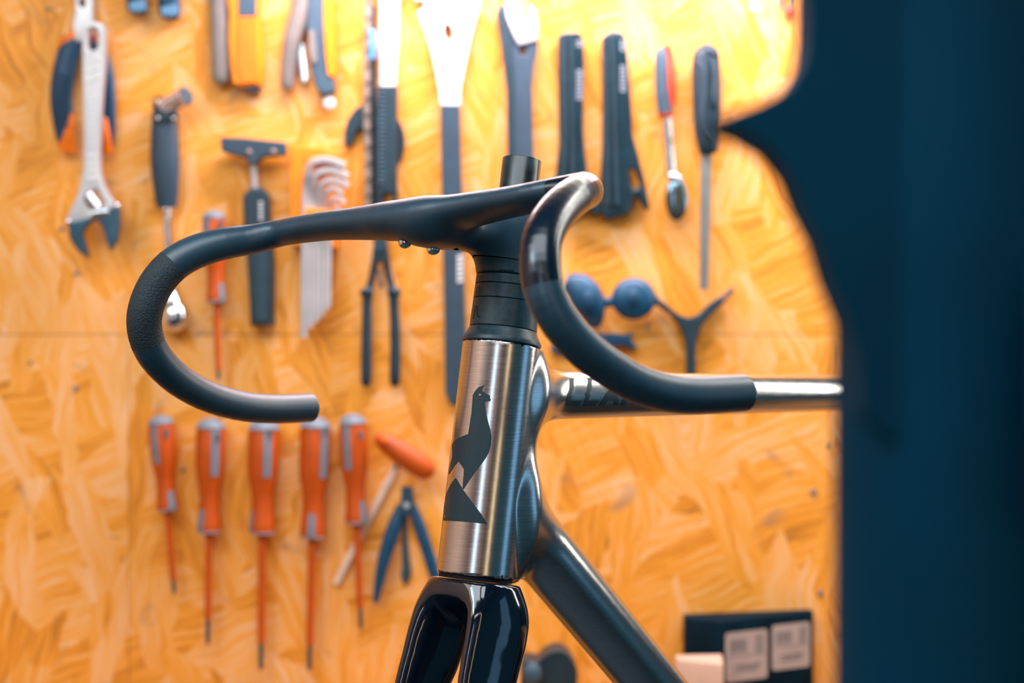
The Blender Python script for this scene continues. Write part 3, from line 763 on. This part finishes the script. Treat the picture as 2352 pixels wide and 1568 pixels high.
# blue tips at the top edge
for i, (x, w_, yb) in enumerate(((314, 24, 32), (388, 25, 42))):
    p = T('cutter_handle', ('blue handle end poking in at the top edge, left one of two', 'blue handle end poking in at the top edge, right one of two')[i], 'tool', x, -60, 'blue handle ends at the top edge')
    tube('handle', [Wp(x-4, -150, .014), Wp(x-2, -60, .016), Wp(x, 0, .016), Wp(x+2, yb-8, .014), Wp(x+2, yb, .012)], [R(w_*.7), R(w_*.9), R(w_), R(w_*.95), R(w_*.6)], M['blue'], p, 14, .5)
    pl('guard', [(x-w_*.8, yb-26), (x+w_*.6, yb-34), (x+w_*.9, yb-12), (x+w_*.3, yb-4), (x-w_*.7, yb-6)], .020, .006, mat('blue_sheen', (.08, .22, .36), .35), p, bev=2)
# long ratchet with black grip and chrome ends
p = T('socket_wrench', 'black gripped wrench with chrome socket on top and chrome ball end below', 'wrench', 378, 260)
lathe('socket', Wp(372, 250, .018), Wp(424, 222, .034), [(0, R(16)), (.3, R(22)), (.75, R(22)), (1, R(23))], M['chrome'], p, 24)
uv_ball('head', Wp(368, 240, .014), R(20), mat('bronze_reflect', (.45, .30, .20), .3, .9), p, (1, .8, 1.1))
lathe('socket_bore', Wp(424, 222, .0335), Wp(428, 220, .0355), [(0, R(19)), (1, R(19))], M['black'], p, 24)
lathe('socket_rim', Wp(421, 223, .0330), Wp(426, 220.5, .0350), [(0, R(21)), (1, R(22.6))], M['chrome'], p, 24)
tube('grip', [Wp(376, 232+22, .014), Wp(378, 300, .016), Wp(379, 370, .017), Wp(381, 430, .016), Wp(383, 476, .014)], [R(26), R(31), R(33.5), R(29), R(24)], M['greyhandle'], p, 16, .6)
pl('thumb_latch', [(352, 236), (362, 258), (404, 258), (408, 268), (386, 276), (374, 284), (352, 275)], .016, .012, M['black'], p, bev=1.5)
for x in (363, 398): uv_ball('rivet', Wp(x, 272, .028), R(5), M['chrome'], p)
lathe('shaft', Wp(383, 470, .012), Wp(392, 690, .012), [(0, R(9)), (1, R(9))], M['chrome'], p, 16)
uv_ball('rivet', Wp(381, 481, .017), R(7), M['chrome'], p)
lathe('shaft_flare', Wp(388, 640, .014), Wp(397, 700, .016), [(0, R(9)), (.6, R(15)), (1, R(24))], M['chrome'], p, 20)
uv_ball('ball_end', Wp(401, 726, .018), R(31), M['chrome'], p, (1, .9, 1.2))
# grey and orange cutters
p = T('cable_cutter', 'cutter with one straight grey handle and one orange handle, top left', 'cutter', 530, -80)
tube('handle', [Wp(503, -160, .014), Wp(503, -40, .014), Wp(504, 60, .015), Wp(507, 140, .014), Wp(508, 180, .013), Wp(508, 192, .012)], [R(20), R(21), R(20), R(21), R(20), R(12)], M['gripgrey'], p, 16, .6, 'warm grey handle')
pl('handle', [(522, -160), (595, -160), (594, 0), (596, 60), (605, 130), (603, 165), (598, 195), (560, 200), (534, 190), (528, 150), (524, 90), (526, 30), (521, 0)], .004, .020, M['amber'], p, bev=3, label='amber plastic handle')
pl('grip_inlay', [(548, -160), (588, -160), (588, 36), (548, 36)], .024, .003, M['gripdark'], p, bev=1)
pl('grip_inlay', [(548, 38), (586, 37), (588, 120), (594, 160), (590, 190), (556, 190), (545, 150)], .024, .003, M['hotorange'], p, bev=1.2)
pl('end_cap', [(556, 196), (598, 194), (592, 206), (578, 211), (562, 207)], .006, .014, M['gripdark'], p, bev=1.5)
lathe('pivot', Wp(520, -150, .002), Wp(520, -150, .03), [(0, R(16)), (1, R(16))], M['steel'], p, 16)
p = T('hose_cutter', 'cutter with a curved grey handle and an orange edged handle, beside the chain whip', 'cutter', 715, -80)
tube('handle', [Wp(700, -160, .014), Wp(700, -40, .014), Wp(693, 20, .015), Wp(674, 80, .016), Wp(664, 140, .014), Wp(660, 190, .013), Wp(660, 206, .012)], [R(24), R(25), R(24), R(21), R(18), R(15), R(9)], M['gripgrey'], p, 16, .6, 'curved warm grey handle')
pl('handle', [(715, -160), (742, -160), (745, 0), (748, 40), (745, 110), (750, 160), (765, 185), (768, 205), (756, 216), (734, 214), (722, 190), (712, 150), (706, 90), (704, 60)], .004, .020, M['gripdark'], p, bev=3)
pl('handle_edge', [(742, -160), (762, -160), (765, 20), (768, 100), (774, 160), (766, 178), (752, 172), (746, 120), (742, 50)], .008, .018, M['amber'], p, bev=2)
pl('grip_inlay', [(708, 70), (722, 68), (728, 140), (718, 148), (710, 120)], .024, .003, M['gripgrey'], p, bev=1)
pl('blade', [(676, 105), (686, 98), (698, 102), (703, 140), (706, 180), (700, 192), (690, 180), (684, 145)], .006, .005, M['chrome'], p, bev=1)
lathe('pivot', Wp(712, -140, .002), Wp(712, -140, .03), [(0, R(20)), (1, R(20))], M['steel'], p, 16)
p = T('wall_hook', 'small pale round hook on the wall below the orange edged cutter', 'hook', 756, 240)
lathe('peg', Wp(756, 238, 0), Wp(756, 236, .018), [(0, R(8)), (.6, R(8)), (.8, R(14)), (.95, R(14)), (1, R(10))], M['white'], p, 16)
p = T('wall_hook', 'small pale round hook on the wall near the upper right', 'hook', 1732, 18)
lathe('peg', Wp(1732, 18, 0), Wp(1732, 18, .018), [(0, R(5)), (.6, R(5)), (.8, R(8)), (.95, R(8)), (1, R(6))], M['white'], p, 16)
# T scraper
p = T('scraper', 'black scraper with wide flat head above a long faceted black handle', 'scraper', 580, 330)
pl('blade_head', [(506, 315), (560, 317), (654, 327), (656, 354), (612, 358), (600, 360), (590, 374), (572, 376), (563, 362), (508, 346)], .010, .016, M['greyhandle'], p, bev=1.5)
for x, y in ((571, 350), (627, 349)): uv_ball('screw_head', Wp(x, y, .026), R(8), M['zinc'], p, (1, .5, 1))
lathe('stem', Wp(582, 366, .014), Wp(585, 440, .014), [(0, R(9)), (1, R(8))], M['satin'], p, 14)
pl('handle', [(556, 452), (566, 436), (578, 430), (600, 430), (611, 440), (615, 460), (618, 540), (626, 600), (625, 746), (574, 748), (572, 700), (566, 600), (560, 540)], .004, .026, M['black'], p, bev=5)
pl('label_strip', [(592, 460), (605, 460), (607, 510), (594, 510)], .0295, .0010, M['greyhandle'], p, bev=.2)
for k in range(5): pl('print_mark', [(595, 463+k*9), (603, 463+k*9), (603, 468+k*9), (595, 468+k*9)], .0305, .0004, M['white'], p, bev=0)
pl('grip_pad', [(578, 580), (610, 580), (612, 736), (584, 737)], .0295, .001, M['blackgloss'], p, bev=.4)
# hex key set in orange holder
p = T('hex_key_set', 'amber plastic holder carrying a fan of silver hex keys', 'hex keys', 715, 345)
pl('holder', [(668, 340), (678, 336), (740, 337), (764, 350), (765, 366), (738, 370), (722, 380), (716, 400), (724, 470), (768, 490), (770, 568), (668, 564), (664, 450)], .002, .026, M['amber'], p, bev=3)
pl('holder_slot', [(696, 362), (738, 360), (728, 374), (704, 380)], .026, .003, M['hotorange'], p, bev=1)
for k, (x, top, yb, tx, ty, r) in enumerate(((700, 392, 775, 792, 372, 9), (713, 412, 752, 800, 396, 8.5), (726, 432, 740, 800, 418, 7.5), (737, 446, 728, 786, 436, 6.5), (748, 462, 716, 790, 458, 5.5), (757, 478, 706, 776, 476, 5))):
    tube('hex_key', [Wp(tx, ty+10, .036), Wp((tx+x)/2+8, ty-4, .036), Wp(x+16, ty+2, .036), Wp(x+6, top+14, .033), Wp(x+3, top+50, .030), Wp(x, 560, .030), Wp(x-(2 if k else 3), yb, .030)], R(r), M['satin'], p, 6, 1, sm=4)
pl('holder_lip', [(700, 476), (768, 484), (770, 528), (702, 522)], .034, .006, M['amber'], p, bev=2)
# insulated screwdrivers
def screwdriver(x, y, ln_h, x2, y2, hw, tipy, label, strip, notch, swirl):
    p = T('screwdriver', label, 'screwdriver', x, y, 'orange insulated screwdrivers')
    # handle axis from (x, y) to hx; whole tool axis to (x2, y2)
    ax = (x2-x)/(y2-y)
    def c(yy, off=.021): return Wp(x+(yy-y)*ax, yy, off)
    yb = y+ln_h; prof = [(0, .35), (.02, .62), (.06, .9), (.12, 1), (.38, 1.0), (.50, .93), (.62, .76), (.70, .70), (.80, .72), (.90, .78), (.97, .84), (1, .80)]
    P = [(t, r*R(hw)) for t, r in prof]
    lathe('handle', c(y), c(yb), P, M['orange'], p, 24)
    d_ = (c(yb)-c(y)); ang = lambda u: math.pi/2-u      # pi/2 faces the room
    lathe('cap', c(y), c(yb), [(-.012, .2*R(hw)), (0, .5*R(hw)), (.03, .83*R(hw)), (.075, 1.02*R(hw))], M['capgrey'], p, 24, fat=.0006)
    u0, u1 = strip
    lathe('inlay_strip', c(y), c(yb), [(t, r) for t, r in P if .06 <= t <= .5], M['capgrey'], p, 8, a0=math.pi/2+u0, a1=math.pi/2+u1, fat=.0007)
    n0, n1 = notch
    lathe('collar_inlay', c(y), c(yb), [(.80, .72*R(hw)), (.90, .78*R(hw)), (.97, .84*R(hw)), (1, .80*R(hw))], M['capgrey'], p, 8, a0=math.pi/2+n0, a1=math.pi/2+n1, fat=.0007)
    hx, hy = swirl
    pl('hang_hole', [(x+hx-5, y+hy-10), (x+hx+5, y+hy-10), (x+hx+5, y+hy+10), (x+hx-5, y+hy+10)], .021+R(hw)*.93, .0012, M['ink'], p, bev=.3)
    lathe('collar', c(yb-3), c(yb+4), [(0, R(hw*.80)), (.6, R(hw*.84)), (1, R(hw*.6))], M['capgrey'], p, 24)
    lathe('sleeve', c(yb), c(tipy), [(0, R(hw*.27)), (1, R(hw*.25))], M['hotorange'] if False else M['orange'], p, 14)
    lathe('blade', c(tipy-2), c(y2), [(0, R(hw*.15)), (.7, R(hw*.15)), (1, R(hw*.13))], M['darksteel'], p, 12)
    return p
screwdriver(368, 956, 214, 400, 1362, 29, 1330, 'smallest orange insulated screwdriver, leftmost of the lower row', (-.65, -.15), (.35, 1.0), (14, 39), )
screwdriver(484, 963, 257, 477, 1478, 33, 1420, 'second orange screwdriver from the left in the lower row', (.25, .8), (-.95, -.35), (17, 42))
screwdriver(606, 966, 256, 599, 1536, 36, 1475, 'middle orange screwdriver of the lower row, below the drop end of the bar', (.15, .65), (-1.3, -.75), (14, 28))
screwdriver(725, 960, 272, 710, 1538, 35, 1480, 'fourth orange screwdriver from the left in the lower row', (.5, 1.05), (-.3, .3), (24, 30))
screwdriver(809, 953, 246, 829, 1444, 31, 1395, 'rightmost orange screwdriver of the lower row, crossed by the pale rod', (-.65, -.15), (.5, 1.2), (20, 46))
screwdriver(491, 486, 206, 502, 872, 27, 850, 'orange screwdriver hanging alone behind the left end of the handlebar', (-.9, -.3), (.5, 1.2), (16, 30))
# T handle with pale rod
p = T('t_handle_driver', 'tilted orange T handle with a pale steel rod, right of the screwdrivers', 'tool', 928, 1045)
lathe('handle', Wp(862, 1000, .030), Wp(996, 1090, .030), [(0, R(4)), (.04, R(14)), (.15, R(21)), (.4, R(26)), (.7, R(27)), (.88, R(25)), (.97, R(16)), (1, R(5))], M['orange'], p, 24, .8)
lathe('boss', Wp(880, 1010, .042), Wp(884, 1008, .053), [(0, R(7)), (1, R(6))], M['hotorange'], p, 14)
lathe('rod', Wp(912, 1068, .0055), Wp(772, 1340, .0055), [(0, R(9)), (1, R(9))], mat('pale_rod', (.72, .55, .42), .4), p, 6)
lathe('neck', Wp(920, 1052, .026), Wp(910, 1072, .0055), [(0, R(10)), (1, R(9.5))], M['satin'], p, 12)
# blue cutters
p = T('side_cutters', 'small side cutters with two splayed blue handles, left of the fork', 'cutter', 934, 1120)
pl('jaws', [(922, 1118), (946, 1118), (950, 1150), (952, 1180), (934, 1190), (918, 1176), (920, 1150)], .006, .016, M['darksteel'], p, bev=2)
lathe('pivot', Wp(934, 1160, .020), Wp(934, 1160, .026), [(0, R(8)), (1, R(7))], M['steel'], p, 14)
tube('handle', [Wp(922, 1160, .016), Wp(904, 1215, .018), Wp(884, 1275, .018), Wp(870, 1340, .016), Wp(863, 1384, .014)], [R(11), R(17), R(15), R(11), R(6)], M['blue2'], p, 14, .6)
tube('handle', [Wp(946, 1160, .016), Wp(962, 1205, .018), Wp(980, 1260, .018), Wp(998, 1320, .016), Wp(1008, 1370, .014)], [R(10), R(14), R(14), R(13), R(8)], M['blue2'], p, 14, .6)
p = T('awl', 'thin grey pointed tool hanging between the handles of the blue cutters', 'tool', 930, 1190)
tube('shaft', [Wp(931, 1180, .006), Wp(930, 1240, .006), Wp(933, 1300, .006), Wp(932, 1320, .006), Wp(930, 1345, .006)], [R(5), R(7), R(10), R(12), R(2)], M['gripdark'], p, 12, .6)
# chain whip
p = T('chain_whip', 'chain whip with ribbed black handle, pale blade and hanging chain', 'chain whip', 888, 0)
pl('bar', [(873, -160), (918, -160), (916, 60), (908, 200), (874, 200), (872, 80)], .010, .006, M['white'], p, bev=1, label='pale steel bar')
pl('handle', [(866, 196), (912, 196), (911, 260), (910, 380), (913, 470), (909, 482), (866, 482), (863, 420), (864, 300)], .006, .020, M['black'], p, bev=3, holes=[circ(890, 458, 13)])
for k in range(22): pl('grip_rib', [(868, 206+k*10), (884, 206+k*10), (884, 211+k*10), (868, 211+k*10)], .025, .0022, M['gripdark'], p, bev=.5)
for k in range(30):
    y = -70+k*18.5; x = 844+math.sin(k*.3)*1.5
    pl('chain_link', capsule(x, y-2, y+20, 9, 5), .010+(.003 if k % 2 else 0), .006, mat('worn_chain', (.26, .19, .15), .4, .4), p, bev=1)
tube('blue_clip', [Wp(853, 70, .020), Wp(856, 100, .022), Wp(854, 135, .020)], R(8), mat('sky_blue', (.08, .30, .62), .4), p, 10)
p = T('lockring_tool', 'round black tool with a hooked arm, partly behind the chain whip', 'tool', 860, 300)
pl('ring', arc(868, 325, 62, 78, -70, 75, 14)+arc(868, 325, 30, 46, 75, -70, 14), .001, .008, M['black'], p, bev=1.5)
pl('hook', [(862, 240), (840, 236), (815, 250), (798, 275), (790, 305), (790, 328), (798, 338), (808, 330), (814, 310), (824, 296), (838, 292), (866, 292)], .001, .009, M['black'], p, bev=2)
pl('link_strap', [(846, 10), (862, 10), (866, 470), (852, 470)], .001, .006, M['black'], p, bev=.5)
# black long nose pliers below
p = T('circlip_pliers', 'narrow black pliers with long straight black grips, below the bar left of the stem', 'pliers', 875, 520)
pl('head', [(862, 490), (885, 490), (888, 560), (895, 600), (890, 612), (874, 600), (858, 612), (853, 600), (858, 560)], .008, .014, M['black'], p, bev=2)
lathe('pivot', Wp(874, 568, .020), Wp(874, 568, .026), [(0, R(11)), (1, R(10))], M['darksteel'], p, 16)
for sgn in (-1, 1):
    tube('arm', [Wp(874+sgn*8, 575, .014), Wp(874+sgn*16, 620, .014), Wp(874+sgn*25, 660, .014), Wp(874+sgn*30, 690, .014)], [R(10), R(8), R(8), R(9)], M['black'], p, 10, .7)
    tube('grip', [Wp(874+sgn*30, 672, .015), Wp(874+sgn*31, 700, .015), Wp(875+sgn*33, 780, .015), Wp(874+sgn*33, 870, .015), Wp(874+sgn*33, 884, .013)], [R(14), R(11), R(12), R(12), R(7)], M['black'], p, 14, .8)
    tube('grip_flange', [Wp(874+sgn*20, 668, .014), Wp(874+sgn*32, 668, .018), Wp(874+sgn*44, 674, .014)], [R(7), R(9), R(6)], M['greyhandle'], p, 10)
tube('spring', [Wp(868, 620, .012), Wp(874, 640, .014), Wp(878, 660, .012)], R(5), M['zinc'], p, 8)
# long flat wrench, pale head, dark handle
p = T('flat_wrench', 'long tool with wide pale steel head and straight slate grey handle', 'wrench', 1030, 100)
hd = [(960, -160), (1112, -160), (1108, -30), (1100, 20), (1088, 60), (1076, 110), (1066, 160), (1058, 200), (1057, 246), (1012, 246), (1008, 205), (1000, 160), (990, 115), (976, 70), (962, 38), (960, 26), (972, 20), (976, 8), (968, -2), (955, 2), (950, -8)]
pl('head', hd, .010, .005, M['white'], p, bev=1.2, holes=[[(1022, 55), (1030, 52), (1037, 62), (1042, 76), (1038, 90), (1030, 96), (1022, 86), (1018, 70)]], label='wide pale steel head')
pl('handle', [(1011, 240), (1056, 240), (1060, 420), (1064, 600), (1070, 760), (1068, 900), (1060, 926), (1046, 934), (1032, 926), (1022, 900), (1020, 700), (1014, 420)], .006, .014, M['greyhandle'], p, bev=3, label='straight slate grey handle')
for k in range(6): pl('letter_or_glint', [(1050, 586+k*11), (1064, 585+k*11), (1064, 592+k*11), (1050, 594+k*11)], .020, .0006, M['white'], p, bev=0)
# pedal wrench with polished jaw
p = T('pedal_wrench', 'dark wrench with polished open jaw at top, standing behind the steerer', 'wrench', 1190, 40)
pl('handle', [(1140, 30), (1146, 12), (1160, 8), (1172, 40), (1190, 90), (1234, 88), (1236, 110), (1226, 150), (1222, 200), (1226, 380), (1234, 560), (1236, 640), (1182, 640), (1172, 500), (1166, 380), (1166, 200), (1156, 130)], .008, .012, M['greyhandle'], p, bev=3, holes=[circ(1201, 118, 8), [(1190, 100), (1199, 98), (1196, 106)]])
pl('jaw', [(1160, 8), (1170, 2), (1190, 4), (1196, 18), (1200, 40), (1212, 44), (1220, 30), (1216, 8), (1228, 20), (1236, 50), (1234, 92), (1216, 98), (1192, 104), (1180, 84), (1170, 60), (1162, 36)], .012, .012, M['satin'], p, bev=2)
pl('edge_rib', [(1142, 26), (1160, 16), (1172, 80), (1178, 180), (1180, 400), (1186, 600), (1176, 600), (1166, 400), (1164, 210), (1154, 130)], .020, .004, M['black'], p, bev=1.5)
# two black hooked levers
def lever(name, label, x0, x1, poly, hole, mark, grp):
    p = T(name, label, 'tool', (x0+x1)/2, 80, grp)
    pl('body', poly, .006, .014, M['blackgloss'], p, bev=3.5, holes=hole)
    return p
p = lever('lever_tool', 'glossy black flared tool with painted grey highlights, left of two, right of the steerer', 1280, 1345,
  [(1281, 84), (1290, 74), (1310, 72), (1330, 72), (1340, 84), (1343, 150), (1341, 230), (1340, 300), (1344, 350), (1350, 400), (1376, 455), (1384, 486), (1372, 496), (1350, 478), (1318, 486), (1296, 500), (1280, 470), (1274, 420), (1284, 330), (1282, 200)], (), None, 'glossy black flared tools')
pl('rib', [(1290, 86), (1300, 84), (1304, 300), (1298, 440), (1290, 440), (1294, 300)], .020, .004, M['black'], p, bev=1)
pl('rib', [(1308, 84), (1316, 84), (1318, 300), (1322, 440), (1312, 440), (1310, 300)], .020, .004, M['black'], p, bev=1)
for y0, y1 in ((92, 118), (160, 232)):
    for k in range(int((y1-y0)/9)): pl('letter_or_glint', [(1324, y0+k*9), (1338, y0+k*9), (1338, y0+k*9+6), (1324, y0+k*9+6)], .0202, .0006, M['capgrey'], p, bev=0)  # grey plates stand in for highlights on the glossy plastic
p = lever('lever_tool', 'glossy black flared tool with a hole and split tip, right of two', 1380, 1440,
  [(1382, 88), (1390, 78), (1405, 70), (1425, 70), (1437, 84), (1442, 130), (1448, 200), (1452, 260), (1454, 310), (1468, 360), (1480, 410), (1490, 460), (1492, 478), (1484, 482), (1472, 462), (1462, 448), (1454, 456), (1450, 485), (1430, 496), (1408, 500), (1394, 506), (1384, 488), (1378, 440), (1384, 330), (1384, 200)],
  [[(1444, 390), (1450, 386), (1458, 388), (1464, 402), (1470, 420), (1468, 430), (1458, 434), (1450, 424)]], None, 'glossy black flared tools')
pl('rib', [(1388, 92), (1396, 88), (1400, 300), (1402, 470), (1392, 470), (1392, 300)], .020, .004, M['black'], p, bev=1)
pl('rib', [(1402, 84), (1410, 82), (1416, 300), (1424, 470), (1412, 470), (1408, 300)], .020, .004, M['black'], p, bev=1)
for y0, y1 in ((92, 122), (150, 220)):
    for k in range(int((y1-y0)/9)): pl('letter_or_glint', [(1424, y0+k*9), (1437, y0+k*9), (1438, y0+k*9+6), (1425, y0+k*9+6)], .0202, .0006, M['capgrey'], p, bev=0)  # highlights of the right lever, also painted as grey plates
# spoon driver
p = T('spoon_lever', 'small black and red handled tool with chrome spoon end', 'tool', 1530, 110)
tube('handle', [Wp(1519, 112, .014), Wp(1522, 130, .016), Wp(1524, 200, .016), Wp(1528, 262, .014)], [R(11), R(18), R(19), R(17)], M['gripdark'], p, 16, .7)
tube('red_inlay', [Wp(1532, 104, .020), Wp(1540, 130, .021), Wp(1543, 190, .022), Wp(1545, 245, .018)], [R(7), R(8), R(10), R(6)], M['red'], p, 10, .8)
lathe('collar', Wp(1528, 260, .014), Wp(1529, 270, .014), [(0, R(17)), (1, R(13))], M['red'], p, 16)
tube('shaft', [Wp(1532, 266, .014), Wp(1536, 330, .014), Wp(1542, 395, .014), Wp(1550, 412, .016)], [R(10), R(11), R(12), R(15)], M['chrome'], p, 16, .7)
uv_ball('spoon', Wp(1554, 456, .014), R(26), mat('smoked_chrome', (.16, .22, .26), .14, 1), p, (1, .4, 1.95))
lathe('spoon_lip', Wp(1540, 402, .018), Wp(1562, 410, .018), [(0, R(4)), (.5, R(8)), (1, R(5))], M['chrome'], p, 12)
# dark screwdriver
p = T('screwdriver', 'large black screwdriver with grey swirled handle and long grey shaft', 'screwdriver', 1622, 110)
tube('handle', [Wp(1624, 104, .018), Wp(1624, 116, .02), Wp(1622, 140, .02), Wp(1623, 200, .02), Wp(1625, 280, .02), Wp(1626, 330, .02), Wp(1627, 352, .018)], [R(12), R(26), R(32), R(33), R(31), R(25), R(19)], M['black'], p, 20, .7)
tube('swirl_inlay', [Wp(1604, 140, .032), Wp(1616, 160, .036), Wp(1618, 210, .037), Wp(1614, 260, .036), Wp(1622, 300, .034), Wp(1634, 316, .030)], R(3.5), M['greyhandle'], p, 8)
tube('swirl_inlay', [Wp(1634, 130, .032), Wp(1642, 170, .035), Wp(1640, 225, .036), Wp(1646, 250, .030), Wp(1650, 310, .024)], R(3.2), M['greyhandle'], p, 8)
tube('cap', [Wp(1622, 108, .026), Wp(1634, 120, .030), Wp(1646, 126, .026)], R(9), M['greyhandle'], p, 10)
lathe('shaft', Wp(1622, 350, .014), Wp(1617, 664, .014), [(0, R(13)), (.5, R(11.5)), (1, R(10))], mat('grey_shaft', rgb(110, 118, 115), .4, .3), p, 14)
# blue two-lobed tool and clip, black Y wrench
p = T('blue_spreader', 'blue tool with two rounded lobes, seen through the near hook of the bar', 'tool', 1400, 690)
tube('lobe', [Wp(1300, 650, .016), Wp(1328, 662, .020), Wp(1350, 690, .022), Wp(1362, 722, .020), Wp(1366, 750, .014)], [R(22), R(36), R(38), R(28), R(14)], M['blue2'], p, 18, .6)
uv_ball('lobe', Wp(1455, 686, .020), R(48), M['blue2'], p, (1.05, .45, 1.0))
tube('bridge', [Wp(1375, 695, .016), Wp(1400, 694, .016), Wp(1420, 690, .016)], [R(18), R(11), R(18)], M['blue2'], p, 12, .7)
tube('arm', [Wp(1490, 680, .016), Wp(1505, 692, .014), Wp(1514, 698, .012)], [R(18), R(10), R(5)], M['blue2'], p, 12, .7)
uv_ball('hub', Wp(1352, 690, .034), R(15), M['blue'], p, (1, .5, 1.5)); uv_ball('hub', Wp(1455, 684, .031), R(15), M['blue'], p, (1, .5, 1.3))
p = T('blue_clip', 'small blue clip below the two-lobed blue tool', 'clip', 1420, 785)
pl('body', [(1372, 768), (1400, 764), (1440, 768), (1452, 760), (1450, 780), (1466, 800), (1450, 802), (1436, 792), (1400, 798), (1376, 790)], .002, .016, M['blue'], p, bev=2.5)
p = T('blue_clip', 'small blue clip end between head tube and near hook', 'clip', 1275, 800)
pl('body', [(1266, 790), (1280, 792), (1300, 802), (1296, 812), (1276, 812), (1266, 804)], .002, .012, M['blue'], p, bev=2)
p = T('y_wrench', 'black Y shaped three-way wrench hanging above the top tube', 'wrench', 1588, 740)
pl('body', [(1512, 692), (1526, 694), (1546, 712), (1562, 724), (1584, 730), (1606, 722), (1628, 700), (1650, 684), (1666, 686), (1664, 694), (1636, 720), (1612, 748), (1601, 776), (1598, 810), (1600, 900), (1578, 900), (1578, 810), (1574, 778), (1562, 748), (1540, 722), (1514, 704)], .004, .016, M['black'], p, bev=3)
lathe('bit', Wp(1655, 689, .012), Wp(1684, 664, .012), [(0, R(8)), (1, R(7))], M['zinc'], p, 6)
lathe('bit', Wp(1520, 698, .012), Wp(1500, 680, .012), [(0, R(7)), (1, R(6))], M['zinc'], p, 6)
lathe('bit', Wp(1589, 890, .012), Wp(1589, 925, .012), [(0, R(8)), (1, R(7))], M['zinc'], p, 6)
# red and dark bits at the top by the stand
p = T('key_fob', 'small red and dark ring hanging at the top beside the dark stand', 'key ring', 1808, 10)
tube('ring', [Wp(1808+16*math.cos(a*.6283), 0+22*math.sin(a*.6283), .008) for a in range(11)], R(4), M['darksteel'], p, 8, sm=2)
uv_ball('tag', Wp(1818, 28, .008), R(12), M['red'], p, (1, .5, 1.1))
uv_ball('tag', Wp(1797, 2, .008), R(8), M['red'], p, (1, .5, 1))
